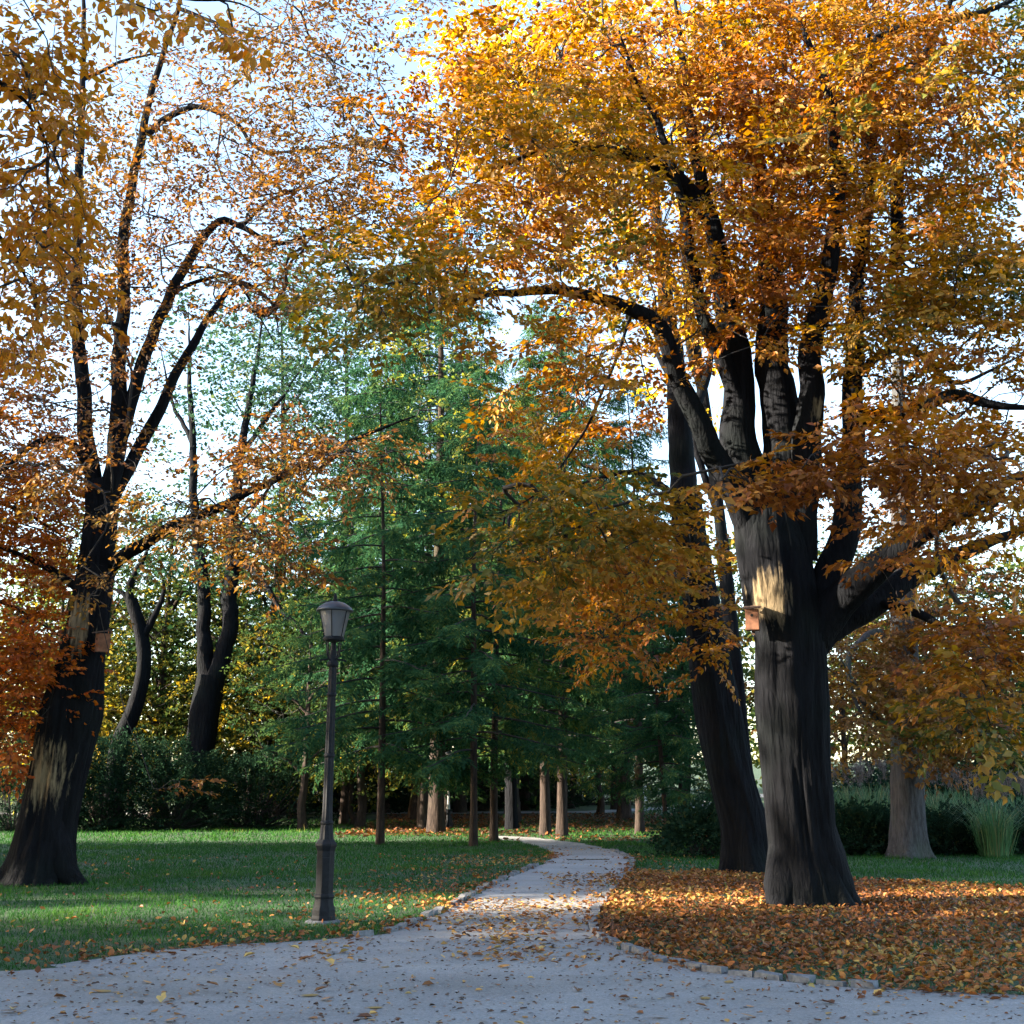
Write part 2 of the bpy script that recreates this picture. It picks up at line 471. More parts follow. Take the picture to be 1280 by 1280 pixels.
def broadleaf(name, label, cat, base, trunk, limbs, attr, leafmat, sprays, r, barkmat=None, group=None, spray_sc=(0.8, 1.25),
              tint=None, side=32, step=0.09, shape=None, sunlit_scars=None, tip_r=0.0035, twig_sides=4, crown_name='crown', rndw=0.45, keep_seg=0.16, limb_sides=12, updir=(0, 0, 1), tiltk=0.28, roots=None):
    """trunk: (pts, radii); limbs: list of (pts, radii); attr: spray centres. World coordinates."""
    base = np.asarray(base, float)
    root = empty(name, base)
    tag(root, label, cat, group)
    barkmat = barkmat or BARK
    p, ra = resample(*trunk, step)
    nodes, ndir = [], []
    if shape is None: shape = bark_shape(r.uniform(0, 50), basez=base[2])
    v, f = tube(p, ra, side, shape=shape)
    at_ = {}
    sc = np.zeros(len(v))
    for (c, rad, zs) in (sunlit_scars or []):
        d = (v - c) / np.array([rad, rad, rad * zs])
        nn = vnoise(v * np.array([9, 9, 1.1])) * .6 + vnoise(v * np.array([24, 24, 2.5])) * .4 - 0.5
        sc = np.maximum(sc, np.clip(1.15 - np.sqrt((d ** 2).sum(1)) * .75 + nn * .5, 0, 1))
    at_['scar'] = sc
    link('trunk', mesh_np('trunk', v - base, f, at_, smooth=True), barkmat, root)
    for lp, lr in (roots or []):
        q, rr = resample(lp, lr, .08)
        v, f = tube(q, rr, 14, shape=bark_shape(r.uniform(0, 50), flare=0.0, lump=.06))
        link('root', mesh_np('root', v - base, f, {'scar': np.zeros(len(v))}, smooth=True), barkmat, root)
    nodes.append(p[::4]); ndir.append(unit(np.gradient(p, axis=0))[::4])
    ncut = [len(nodes[0])]
    for lp, lr in limbs:
        lr = np.array(lr, float); tt = np.linspace(0, 1, len(lr)); lr *= 1 - .55 * tt ** 2.5; lr[-1] = min(lr[-1], 0.01)
        q, rr = resample(lp, lr, 0.13)
        fade = np.clip(np.arange(len(q)) / 8, 0, 1)[:, None]
        ns = fade * (.045 + .38 * rr[:, None]) * ((np.stack([vnoise(q * 1.5 + 5 * k + 3) for k in range(3)], -1) - 0.5) * 1.5 + (np.stack([vnoise(q * 4.2 + 9 * k) for k in range(3)], -1) - .5) * .35)
        ns[0] = 0
        q = q + ns
        v, f = tube(q, rr, limb_sides, shape=bark_shape(r.uniform(0, 50), flare=0.0, lump=0.05, ridges=0.04))
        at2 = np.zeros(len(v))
        for (c, rad, zs) in (sunlit_scars or []):
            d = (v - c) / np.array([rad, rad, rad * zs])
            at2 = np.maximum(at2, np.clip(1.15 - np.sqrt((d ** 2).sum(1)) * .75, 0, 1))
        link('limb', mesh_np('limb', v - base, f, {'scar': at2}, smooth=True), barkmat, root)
        nodes.append(q[::2]); ndir.append(unit(np.gradient(q, axis=0))[::2])
    # no foliage shoots straight from the lowest trunk: start nodes only above a third of it
    k0 = max(1, int(len(nodes[0]) * 0.75))
    if limbs:
        nodes[0] = nodes[0][k0:]; ndir[0] = ndir[0][k0:]
    nodes = np.vstack(nodes); ndir = np.vstack(ndir); n0 = len(nodes)
    pos, dr, par, tips = grow(nodes, ndir, attr, r)
    n = len(pos)
    acc = np.zeros(n)
    acc[tips] += tip_r ** 2.1
    for i in range(n - 1, n0 - 1, -1):
        if acc[i] == 0: acc[i] = tip_r ** 2.1
        acc[par[i]] += acc[i]
    rad = np.minimum(acc ** (1 / 2.1), 0.09)
    e = np.arange(n0, n)
    ra_ = np.where(par[e] < n0, rad[e] * 1.15, rad[np.maximum(par[e], 0)])
    ra_ = np.minimum(ra_, rad[e] * 1.3)
    tv, tf = cones(pos[par[e]], pos[e], ra_, rad[e], twig_sides)
    # sprays
    X = dr[tips].copy(); X[:, 2] *= 0.35
    X += r.normal(0, 0.25, X.shape)
    X[:, 2] -= 0.08
    up = np.asarray(updir, float) + r.normal(0, tiltk, (len(tips), 3))
    scl = r.uniform(*spray_sc, len(tips))
    tn = tint(pos[tips]) if tint is not None else np.clip(vnoise(pos[tips] * 0.55) * 1.3 - 0.15, 0, 1)
    lv, lf, la, seg = place_sprays(sprays, pos[tips], X, up, scl, tn, r, rndw)
    seg = seg[r.random(len(seg)) < keep_seg]
    sv, sf = cones(seg[:, 0], seg[:, 1], np.full(len(seg), tip_r * 0.8), np.full(len(seg), tip_r * 0.5), 3)
    link('twigs', mesh_np('twigs', np.vstack([tv, sv]) - base, np.vstack([tf, sf + len(tv)])), TWIG, root)['kind'] = 'stuff'
    c = link(crown_name, mesh_np(crown_name, lv - base, lf, {'rnd': la}), leafmat, root)
    c['kind'] = 'stuff'
    return root
def blobs(lst, r, clear=None):
    out = []
    for x, y, D, rx, ry, rD, n in lst:
        u = unit(r.normal(0, 1, (n, 3))) * (r.random(n) ** (1 / 2.4))[:, None]
        for a in u:
            out.append(at(x + a[0] * rx, y + a[1] * ry, D + a[2] * rD))
    return np.array(out)

r1 = np.random.default_rng(5)
SPR_BIG = [make_spray(r1, 0.088, 0.58, 0.052) for _ in range(10)]
SPR_SMALL = [make_spray(r1, 0.074, 0.55, 0.068) for _ in range(8)]
SPR_COP = [make_spray(r1, 0.085, 0.60, 0.06, wid=0.6) for _ in range(8)]
SPR_FAR = [make_spray(r1, 0.16, 0.9, 0.13, wid=0.6, tilt=0.8) for _ in range(8)]
def px(wpx, D): return wpx * D / F * 0.5      # pixel width -> radius in metres

# ================================================================== THE SETTING
# path outline, in metres on the ground, from where its edges stand
LEFT_EDGE = [gnd(*q)[:2] for q in [(-60, 1215), (60, 1206), (150, 1195), (250, 1186), (330, 1179), (410, 1173), (475, 1168), (520, 1153), (560, 1134), (600, 1114), (640, 1095), (675, 1081), (690, 1072), (682, 1062), (650, 1053), (615, 1049)]]
RIGHT_EDGE = [gnd(*q)[:2] for q in [(1345, 1249), (1200, 1243), (1100, 1237), (1000, 1228), (900, 1217), (850, 1207), (800, 1194), (762, 1178), (741, 1162), (744, 1145), (758, 1122), (774, 1102), (789, 1084), (787, 1073), (765, 1063), (735, 1056), (700, 1051), (665, 1047), (615, 1045)]]
PATH = [(-40, 10.2), (-14, 10.4)] + [tuple(q) for q in LEFT_EDGE] + [tuple(q) for q in RIGHT_EDGE[::-1]] + [(14, 8.6), (40, 8.0), (40, -25), (-40, -25)]
PATH = np.array(PATH)
def ragged(poly, a, b, amp):
    q, _ = resample(np.c_[poly, np.zeros(len(poly))], np.ones(len(poly)), .12)
    n_ = (vnoise(np.c_[q[:, :2] * 1.3, q[:, 2]]) - .5) * amp + (vnoise(np.c_[q[:, :2] * 5, q[:, 2] + 4]) - .5) * amp * .6
    t = unit(np.gradient(q, axis=0))
    return np.c_[q[:, 0] - t[:, 1] * n_, q[:, 1] + t[:, 0] * n_]
PATH = np.vstack([PATH[:1], ragged(PATH[1:-4], 0, 0, .22), PATH[-4:]])

def ground_mat():
    m, nt, bs = newmat('lawn_ground')
    tc = N(nt, 'ShaderNodeTexCoord')
    n1 = N(nt, 'ShaderNodeTexNoise', Scale=0.35, Detail=6.0); n2 = N(nt, 'ShaderNodeTexNoise', Scale=14.0, Detail=6.0)
    for n in (n1, n2): nt.links.new(tc.outputs['Object'], n.inputs['Vector'])
    a = ramp(nt, [(0.32, (0.035, 0.04, 0.018)), (0.45, (0.02, 0.055, 0.018)), (0.7, (0.03, 0.085, 0.024))]); b = ramp(nt, [(0.35, (0.5, 0.5, 0.5)), (0.7, (1.2, 1.2, 1.0))])
    nt.links.new(n1.outputs['Fac'], a.inputs['Fac']); nt.links.new(n2.outputs['Fac'], b.inputs['Fac'])
    mx = N(nt, 'ShaderNodeMix', data_type='RGBA', blend_type='MULTIPLY'); mx.inputs['Factor'].default_value = 1
    nt.links.new(a.outputs['Color'], mx.inputs['A']); nt.links.new(b.outputs['Color'], mx.inputs['B'])
    nt.links.new(mx.outputs['Result'], bs.inputs['Base Color']); bs.inputs['Roughness'].default_value = 0.95
    bp = N(nt, 'ShaderNodeBump', Strength=0.8, Distance=0.05); nt.links.new(n2.outputs['Fac'], bp.inputs['Height']); nt.links.new(bp.outputs[0], bs.inputs['Normal'])
    return m
def gravel_mat():
    m, nt, bs = newmat('gravel')
    tc = N(nt, 'ShaderNodeTexCoord')
    vo = N(nt, 'ShaderNodeTexVoronoi', Scale=85.0); n1 = N(nt, 'ShaderNodeTexNoise', Scale=0.8, Detail=6.0, Roughness=0.6); n2 = N(nt, 'ShaderNodeTexNoise', Scale=30.0, Detail=8.0, Roughness=0.75)
    for n in (vo, n1, n2): nt.links.new(tc.outputs['Object'], n.inputs['Vector'])
    a = ramp(nt, [(0.3, (0.225, 0.228, 0.24)), (0.7, (0.32, 0.325, 0.34))]); nt.links.new(n1.outputs['Fac'], a.inputs['Fac'])
    b = ramp(nt, [(0.3, (0.62, 0.62, 0.62)), (0.65, (1.05, 1.05, 1.05))]); nt.links.new(n2.outputs['Fac'], b.inputs['Fac'])
    c = ramp(nt, [(0.0, (0.8, 0.8, 0.8)), (1.0, (1.1, 1.1, 1.1))]); nt.links.new(vo.outputs['Color'], c.inputs['Fac'])
    n3 = N(nt, 'ShaderNodeTexNoise', Scale=0.33, Detail=5.0, Roughness=0.65); mp = N(nt, 'ShaderNodeMapping'); mp.inputs['Scale'].default_value = (.35, 1.6, 1)
    nt.links.new(tc.outputs['Object'], mp.inputs['Vector']); nt.links.new(mp.outputs[0], n3.inputs['Vector'])
    d3 = ramp(nt, [(0.35, (0.86, 0.84, 0.80)), (0.5, (1, 1, 1)), (0.66, (1.1, 1.07, 1.02))]); nt.links.new(n3.outputs['Fac'], d3.inputs['Fac'])
    m3 = N(nt, 'ShaderNodeMix', data_type='RGBA', blend_type='MULTIPLY'); m3.inputs['Factor'].default_value = 1
    nt.links.new(a.outputs['Color'], m3.inputs['A']); nt.links.new(d3.outputs['Color'], m3.inputs['B'])
    mx = N(nt, 'ShaderNodeMix', data_type='RGBA', blend_type='MULTIPLY'); mx.inputs['Factor'].default_value = 1
    nt.links.new(m3.outputs['Result'], mx.inputs['A']); nt.links.new(b.outputs['Color'], mx.inputs['B'])
    m2 = N(nt, 'ShaderNodeMix', data_type='RGBA', blend_type='MULTIPLY'); m2.inputs['Factor'].default_value = 1
    nt.links.new(mx.outputs['Result'], m2.inputs['A']); nt.links.new(c.outputs['Color'], m2.inputs['B'])
    nt.links.new(m2.outputs['Result'], bs.inputs['Base Color']); bs.inputs['Roughness'].default_value = 0.9
    bp = N(nt, 'ShaderNodeBump', Strength=0.7, Distance=0.012); nt.links.new(n2.outputs['Fac'], bp.inputs['Height']); nt.links.new(bp.outputs[0], bs.inputs['Normal'])
    return m
GRAVEL = gravel_mat()
def grid_sheet(xs, ys, zf):
    X, Y = np.meshgrid(xs, ys)
    v = np.stack([X, Y, zf(X, Y)], -1).reshape(-1, 3)
    nx = len(xs)
    i = np.arange(len(ys) - 1)[:, None] * nx + np.arange(nx - 1)[None]
    return v, np.stack([i, i + 1, i + nx + 1, i + nx], -1).reshape(-1, 4)
xs = np.concatenate([np.linspace(-900, -60, 14), np.linspace(-50, 50, 51), np.linspace(60, 900, 14)])
ys = np.concatenate([np.linspace(-300, -30, 8), np.linspace(-25, 120, 74), np.linspace(140, 1200, 14)])
v, f = grid_sheet(xs, ys, lambda X, Y: gz(X, Y))
tag(link('lawn', mesh_np('lawn', v, f, smooth=True), ground_mat()), kind='structure')

def poly_sheet(name, poly, z, mat):
    me = bpy.data.meshes.new(name)
    me.from_pydata([(x, y, z) for x, y in poly], [], [tuple(range(len(poly)))])
    return link(name, me, mat)
path = tag(poly_sheet('gravel_path', [tuple(q) for q in PATH], 0.006, GRAVEL), kind='structure')
# far path crossing behind the trees and climbing the slope
fp = [(-30, 60), (-8, 61), (4, 62), (8.5, 66), (14, 78), (22, 92), (40, 104)]
MBf = MB()
for (a, b) in zip(fp[:-1], fp[1:]):
    a = np.array(a); b = np.array(b); nrm = np.array([-(b - a)[1], (b - a)[0]]) / np.linalg.norm(b - a) * 0.9
    k = 8
    for i in range(k):
        p = a + (b - a) * i / k; q = a + (b - a) * (i + 1) / k
        MBf.add([(u[0], u[1], float(gz(u[0], u[1])) + 0.03) for u in (p - nrm, q - nrm, q + nrm, p + nrm)], [(0, 1, 2, 3)])
tag(MBf.build('far_path', GRAVEL), kind='structure')

# kerb stones of the path: each a part of it
KERB = plain('kerb_stone', (0.13, 0.135, 0.15), 0.9, var=0.35, scale=25, bump=0.5)
kerb_meshes = []
for k in range(5):
    b = MB().box((0, 0, 0), (0.24, 0.11, 0.12), taper=0.9)
    vv = np.array(b.v) + rng.normal(0, 0.006, (8, 3))
    me = bpy.data.meshes.new('kerb_stone'); me.from_pydata(vv.tolist(), [], b.f); me.materials.append(KERB)
    kerb_meshes.append(me)
def kerb(poly, i0, i1, skip=0.12):
    pts = np.array(poly[i0:i1 + 1]); n = 0
    q, _ = resample(np.c_[pts, np.zeros(len(pts))], np.ones(len(pts)), 0.02)
    s = np.concatenate([[0], np.cumsum(np.linalg.norm(np.diff(q, axis=0), axis=1))])
    d = 0.13
    while d < s[-1]:
        i = int(np.searchsorted(s, d)); i = min(max(i, 1), len(q) - 1)
        t = q[i] - q[i - 1]
        if rng.random() > skip:
            o = link('kerb_stone', kerb_meshes[rng.integers(5)], None, path)
            o.location = (q[i][0] + rng.normal(0, .01), q[i][1] + rng.normal(0, .01), -0.004 + rng.normal(0, .010))
            o.rotation_euler = (rng.normal(0, .05), rng.normal(0, .04), math.atan2(t[1], t[0]) + rng.normal(0, .05))
            n += 1
        d += 0.27
    return n
kerb(RIGHT_EDGE, 2, 14, 0.05)
kerb(LEFT_EDGE, 5, 11, 0.25)

# ================================================================== OLD TREES
# --- big tree at the right of the path
D0 = gnd(1010, 1132)[1]
b0 = gnd(1010, 1132)
tr = chain([(1012, 1142), (1008, 1110), (1002, 1060), (992, 960), (988, 880), (986, 800), (976, 745), (968, 690), (964, 640)], D0, 0)
trr = [px(q, D0) for q in (92, 86, 78, 80, 86, 84, 92, 90, 70)]
L_ = lambda pts, w0, w1, D=D0: (chain(pts, D, 0), np.linspace(px(w0, D), px(w1, D), len(pts)))
limbs = [
    L_([(955, 720), (938, 640), (927, 560), (925, 480), (915, 400), (898, 310), (875, 215), (855, 100, .5), (840, -40, 1)], 62, 12),
    L_([(930, 520), (905, 455, -.2), (882, 398, -.4), (866, 320, -.6), (850, 240, -.8), (820, 150, -1), (795, 95, -1.2), (770, 20, -1.4)], 24, 5),
    L_([(975, 720), (976, 640), (972, 540), (968, 440), (965, 350), (955, 240, .3), (935, 170, .5), (910, 70, .5), (890, -30, .5)], 64, 10),
    L_([(998, 700), (1005, 610, -.2), (1008, 520, -.4), (1015, 430, -.5), (1035, 360, -.6), (1045, 250, -.8), (1040, 130, -1), (1008, 50, -1), (985, 0, -1)], 46, 8),
    L_([(985, 850), (1018, 785), (1050, 700), (1063, 610), (1066, 520), (1068, 420), (1078, 300), (1089, 190), (1087, 70), (1092, -40)], 48, 9),
    L_([(975, 850), (1008, 806), (1058, 752, -.3), (1105, 700, -.8), (1150, 668, -1.2), (1205, 640, -1.6), (1270, 600, -2), (1330, 585, -2.4)], 58, 12),
    L_([(972, 862), (1014, 812, .1), (1075, 762, .2), (1140, 722, .4), (1200, 692, .6), (1260, 668, .9), (1340, 640, 1.2)], 52, 14),
    L_([(1095, 752, .2), (1150, 768, -.3), (1190, 786, -.6), (1240, 782, -.9), (1290, 800, -1.1)], 13, 5),
    L_([(962, 730), (942, 680), (905, 592, -.4), (872, 530, -.7), (850, 478, -.9), (822, 412, -1.1), (785, 384, -1.3), (735, 370, -1.5), (680, 364, -1.7), (615, 366, -1.9), (562, 378, -2), (546, 346, -2.1)], 36, 6),
    L_([(886, 270), (840, 217, -.4), (790, 194, -.7), (740, 184, -1), (698, 181, -1.2), (640, 200, -1.4), (590, 230, -1.5)], 26, 5),
    L_([(1068, 525), (1130, 515, -.6), (1190, 494, -1.2), (1250, 506, -1.8), (1330, 515, -2.2)], 22, 10),
    L_([(1070, 470), (1110, 438, .5), (1150, 445, .9), (1195, 480, 1.3), (1240, 460, 1.6), (1300, 430, 2)], 12, 5),
    L_([(1088, 180), (1092, 60, .2), (1130, 38, .2), (1190, 22, .2), (1250, 5, .2), (1320, -30, .2)], 18, 9),
    L_([(1120, 330, .6), (1132, 130, .8), (1155, 75, 1), (1185, 10, 1.2), (1200, -60, 1.3)], 18, 8),
    L_([(790, 388, -1.2), (760, 480, -1.6), (720, 560, -1.9), (670, 620, -2.1), (600, 650, -2.2)], 4, 2),
    L_([(540, 352, -2), (500, 300, -2.3), (480, 270, -2.5)], 7, 3),
]
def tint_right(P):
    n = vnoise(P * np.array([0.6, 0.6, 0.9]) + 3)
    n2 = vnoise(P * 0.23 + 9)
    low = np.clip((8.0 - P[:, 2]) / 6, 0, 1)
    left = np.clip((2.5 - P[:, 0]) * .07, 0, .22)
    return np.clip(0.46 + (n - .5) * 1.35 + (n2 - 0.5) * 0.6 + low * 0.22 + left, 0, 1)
A = blobs([
    (900, 110, 17.8, 330, 150, 3.4, 950), (1150, 140, 17.6, 220, 210, 3.4, 800), (650, 180, 15.8, 180, 150, 2.6, 300),
    (560, 330, 14.5, 150, 75, 2.0, 130), (990, 320, 17.5, 260, 140, 3.0, 600), (1000, 300, 14.3, 240, 150, 1.0, 90), (1190, 400, 16.2, 150, 150, 2.8, 460),
    (740, 470, 15.6, 130, 90, 2.2, 90), (1120, 575, 13.6, 170, 45, 1.2, 95), (980, 595, 13.4, 130, 14, .8, 40),
    (1200, 620, 15.6, 110, 100, 2.4, 150), (1235, 850, 14.2, 75, 110, 1.6, 110), (1120, 690, 13.8, 60, 60, 1.0, 12),
    (720, 670, 14.8, 140, 90, 1.8, 180), (470, 380, 13.8, 70, 60, 1.4, 40), (900, -190, 16.5, 380, 180, 4, 240)], r1)
gapn = vnoise(A * np.array([.8, .8, 1.1]) + 31) * .7 + vnoise(A * 2.1) * .3
up_ = (A[:, 0] > 1.6) & (A[:, 2] > 6.0) & (A[:, 1] < 15.6)
A = A[(gapn > .38) & ~(up_ & (r1.random(len(A)) < .72))]
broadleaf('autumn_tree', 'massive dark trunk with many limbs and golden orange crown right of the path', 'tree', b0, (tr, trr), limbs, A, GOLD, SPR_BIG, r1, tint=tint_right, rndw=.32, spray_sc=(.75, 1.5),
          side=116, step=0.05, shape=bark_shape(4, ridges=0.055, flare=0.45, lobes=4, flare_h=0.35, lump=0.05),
          sunlit_scars=[(at(955, 745, D0 - 0.45), 0.38, 1.25), (at(925, 742, D0 - .25), 0.2, 1.2), (at(1020, 508, D0 - .6), 0.14, 2.0)],  # bare wood where sun strikes, painted pale into the bark
          roots=[(chain([(1012, 1020, -.05), (1030, 1075, -.1), (1050, 1115, -.2), (1080, 1146, -.35)], D0, 0), [.3, .3, .22, .07]), (chain([(985, 1060, -.1), (978, 1110, -.2), (968, 1150, -.45)], D0, 0), [.26, .26, .1]), (chain([(1005, 1080, -.2), (1012, 1125, -.35), (1020, 1158, -.7)], D0, 0), [.26, .25, .08])])

# --- leaning second tree behind it
b1 = gnd(935, 1090); D1 = b1[1]
tr = chain([(938, 1098), (934, 1070), (928, 1030), (910, 960), (895, 880), (882, 800), (868, 700), (856, 620)], D1, 0)
trr = [px(q, D1) for q in (64, 60, 58, 55, 52, 46, 40, 36)]
L1 = lambda pts, w0, w1: L_(pts, w0, w1, D1)
limbs = [L1([(858, 640), (848, 560), (842, 470), (835, 380), (822, 280), (815, 150), (800, 20)], 38, 10),
         L1([(862, 660), (830, 610, .5), (790, 590, .8), (740, 600, 1), (690, 620, 1.2)], 12, 4),
         L1([(850, 560), (880, 480, 1), (900, 400, 1.4), (930, 300, 2)], 16, 5)]
A = blobs([(760, 720, 22, 120, 70, 2, 90), (700, 560, 22.5, 110, 60, 2, 60), (850, 300, 23.5, 200, 180, 3, 160), (770, 800, 21.5, 70, 40, 1.4, 36), (870, 740, 21.6, 50, 120, .8, 40)], r1)
broadleaf('autumn_tree', 'slimmer dark trunk leaning left, just behind the massive golden tree', 'tree', b1, (tr, trr), limbs, A, GOLD, SPR_BIG, r1,
          tint=lambda P: np.clip(0.35 + vnoise(P * 0.7) * 0.6, 0, 1), side=84, step=0.08, spray_sc=(1.0, 1.5))

# --- old tree at the left
b2 = gnd(52, 1104); D2 = b2[1]
L2 = lambda pts, w0, w1: L_(pts, w0 * .74, w1 * .7, D2)
tr = chain([(46, 1112), (52, 1080), (60, 1020), (72, 960), (88, 890), (100, 830), (112, 770), (120, 710), (126, 650), (126, 600)], D2, 0)
trr = [px(q, D2) for q in (84, 74, 66, 66, 70, 55, 50, 45, 40, 26)]
limbs = [L2([(120, 660), (114, 580), (104, 500), (96, 400), (97, 280), (102, 150), (106, 20), (108, -100)], 32, 11),
         L2([(130, 650), (143, 570), (150, 480), (152, 390), (156, 280), (172, 190), (195, 100), (222, 10), (240, -80)], 34, 10),
         L2([(140, 600), (158, 520), (186, 440), (212, 368), (240, 318), (273, 277), (300, 284), (350, 303), (395, 288), (445, 270), (530, 228)], 26, 5),
         L2([(134, 640), (168, 565, .3), (205, 500, .5), (235, 440, .7), (268, 388, .9), (300, 352, 1.1), (340, 380, 1.2), (350, 420, 1.3)], 24, 6),
         L2([(132, 715), (160, 690, -.3), (205, 664, -.6), (265, 640, -.9), (330, 604, -1.2), (400, 570, -1.5), (470, 540, -1.8), (520, 520, -2)], 24, 6),
         L2([(112, 590), (88, 552, -.3), (45, 552, -.6), (0, 590, -1), (-50, 620, -1.2)], 16, 8),
         L2([(112, 745), (70, 715, .3), (20, 690, .6), (-40, 670, .9)], 16, 8),
         L2([(185, 168), (205, 150), (240, 136, -.2), (290, 150, -.3), (330, 190, -.4), (420, 185, -.6), (500, 170, -.8)], 14, 4),
         L2([(212, 368), (240, 355, -.3), (285, 345, -.6), (320, 385, -.7), (345, 430, -.8)], 9, 4),
         L2([(102, 100), (150, 80, .4), (185, 68, .6), (230, 60, .9)], 8, 4),
         L2([(222, 10), (300, 40, -.3), (380, 60, -.6), (460, 100, -.9)], 8, 3),
         L2([(300, 285), (340, 250, .3), (400, 230, .5), (470, 200, .7)], 7, 3)]
A = blobs([(300, 170, 19, 200, 140, 3, 320), (440, 220, 18.6, 110, 110, 2, 190), (130, 330, 20, 120, 220, 2.4, 290), (330, 330, 19, 130, 80, 2, 140),
           (390, 575, 18, 130, 45, 1.4, 120), (240, 655, 18.5, 110, 35, 1.2, 60), (420, 30, 18.6, 130, 100, 2, 120), (150, 620, 18.6, 60, 90, 1, 26), (60, 560, 19, 90, 90, 1.6, 70), (110, 725, 18.8, 45, 22, .6, 14),
           (330, 690, 18.2, 80, 50, 1.2, 55), (200, 980, 18.8, 25, 12, .4, 3), (150, -80, 19.5, 260, 110, 3, 90)], r1)
broadleaf('autumn_tree', 'old leaning left tree with pale sunlit bare wood patches and sparse rusty leaves', 'tree', b2, (tr, trr), limbs, A, BROWN, SPR_SMALL, r1,
          side=108, step=0.06, shape=bark_shape(21, ridges=0.06, flare=0.5, lobes=5, flare_h=0.4, lump=0.09), spray_sc=(0.9, 1.5),
          sunlit_scars=[(at(60, 965, D2 - .3), 0.42, 1.9), (at(98, 780, D2 - .3), 0.30, 2.3), (at(135, 560, D2 - .2), 0.13, 4)], keep_seg=0.45,  # sun spots on pale wood, carried by the bark colour
          roots=[(chain([(62, 1030, -.1), (74, 1075, -.2), (92, 1100, -.3), (118, 1118, -.5)], D2, 0), [.3, .26, .16, .05]), (chain([(45, 1040, -.1), (30, 1085, -.2), (8, 1118, -.4)], D2, 0), [.28, .22, .06]), (chain([(55, 1050, -.2), (58, 1100, -.4), (62, 1124, -.9)], D2, 0), [.26, .2, .06])])

# --- copper tree at the left edge
bc = np.array([at(-150, 900, 24)[0], 24.0, 0.0])
Dc = 24.0
tr = np.array([bc + (0, 0, -0.1), bc + (0.05, 0, 1.5), bc + (0.2, 0.1, 4), bc + (0.1, 0, 7), bc + (0.3, 0, 11)])
limbs = [(np.array([bc + (0, 0, z), bc + (1.0, -.3, z + .6), bc + (2.4, -.6, z + .5), bc + (3.8, -.9, z - .3)]), [0.10, .07, .05, .02]) for z in (3.0, 4.6, 6.5)]
limbs += [(np.array([bc + (0, 0, z), bc + (-1.2, .4, z + .8), bc + (-3, .8, z + 1)]), [0.1, .06, .03]) for z in (4, 7)]
A = blobs([(20, 640, 23, 95, 110, 2.2, 290), (25, 840, 22.5, 85, 105, 2, 320), (-20, 500, 23.5, 110, 110, 2.5, 150), (10, 930, 22.3, 40, 40, 1, 22), (-150, 500, 24, 150, 260, 3, 200), (70, 720, 22.5, 50, 120, 1.2, 50)], r1)
broadleaf('copper_tree', 'copper red foliage hanging low at the left edge behind the old trunk', 'tree', bc, (tr, [.34, .28, .24, .18, .08]), limbs, A, COPP, SPR_COP, r1,
          tint=lambda P: np.clip(0.2 + vnoise(P * 0.8) * 0.6 + np.clip((5 - P[:, 2]) / 10, -.3, .3), 0, 1), spray_sc=(0.9, 1.3))

# --- grey-barked tree far right with rust foliage
b4 = gnd(1137, 1072); D4 = b4[1]
L4 = lambda pts, w0, w1: L_(pts, w0, w1, D4)
tr = chain([(1137, 1082), (1136, 1060), (1135, 1010), (1134, 950), (1132, 880), (1130, 800), (1128, 720), (1125, 600), (1122, 450)], D4, 0)
trr = [px(q, D4) for q in (48, 44, 39, 37, 35, 32, 28, 22, 14)]
limbs = [L4([(1134, 920), (1100, 900, -1), (1070, 860, -2), (1050, 820, -2.6)], 10, 4), L4([(1134, 900), (1180, 880, -1), (1220, 870, -2), (1260, 880, -2.6)], 10, 4),
         L4([(1130, 800), (1090, 790, -.6), (1060, 830, -1.4), (1070, 880, -1.8), (1100, 920, -2)], 10, 4), L4([(1128, 740), (1180, 700, .5), (1240, 680, 1)], 12, 5), L4([(1126, 650), (1080, 580, 1), (1040, 540, 1.4)], 12, 5)]
A = blobs([(1110, 890, D4 - 2, 85, 55, 1.2, 90), (1190, 900, D4 - 1.6, 70, 55, 1.2, 80), (1080, 830, D4 - 1, 60, 50, 1.4, 60), (1190, 780, D4, 110, 90, 2.5, 150), (1130, 600, D4 + 1, 160, 150, 3, 160)], r1)
broadleaf('autumn_tree', 'straight grey barked tree with rust brown low boughs among the grasses at far right', 'tree', b4, (tr, trr), limbs, A, BROWN, SPR_COP, r1, barkmat=BARKG,
          side=44, step=0.09, shape=bark_shape(33, ridges=0.06, flare=0.55, lobes=6, flare_h=0.3, lump=0.03), spray_sc=(1.1, 1.7))

# --- tall yellow tree glowing behind the golden one
b5 = np.array([gnd(938, 1058)[0], 33.0, 0.0])
L5 = lambda pts, w0, w1: L_(pts, w0, w1, 33.0)
tr = L5([(938, 1064), (930, 950), (915, 800), (900, 650), (880, 500), (860, 380)], 22, 12)
limbs = [L5([(900, 650), (850, 500, .5), (790, 380, 1), (740, 250, 1.3), (700, 120, 1.5)], 10, 3), L5([(880, 500), (840, 350, -.5), (800, 200, -1), (790, 50, -1)], 10, 3), L5([(870, 450), (900, 300, 1), (940, 150, 1.5), (960, 20, 2)], 10, 3), L5([(860, 380), (850, 200), (850, 20)], 12, 4)]
A = blobs([(760, 170, 32, 230, 200, 4, 420), (900, 60, 33, 200, 150, 4, 260), (640, 60, 32, 150, 100, 3, 120), (870, 420, 32, 90, 120, 2, 60)], r1)
broadleaf('yellow_tree', 'bright yellow crown glowing behind the golden branches at top centre', 'tree', b5, tr, limbs, A, YELL, SPR_FAR, r1, side=20, step=0.2, spray_sc=(0.9, 1.3), tint=lambda P: vnoise(P * 0.4))

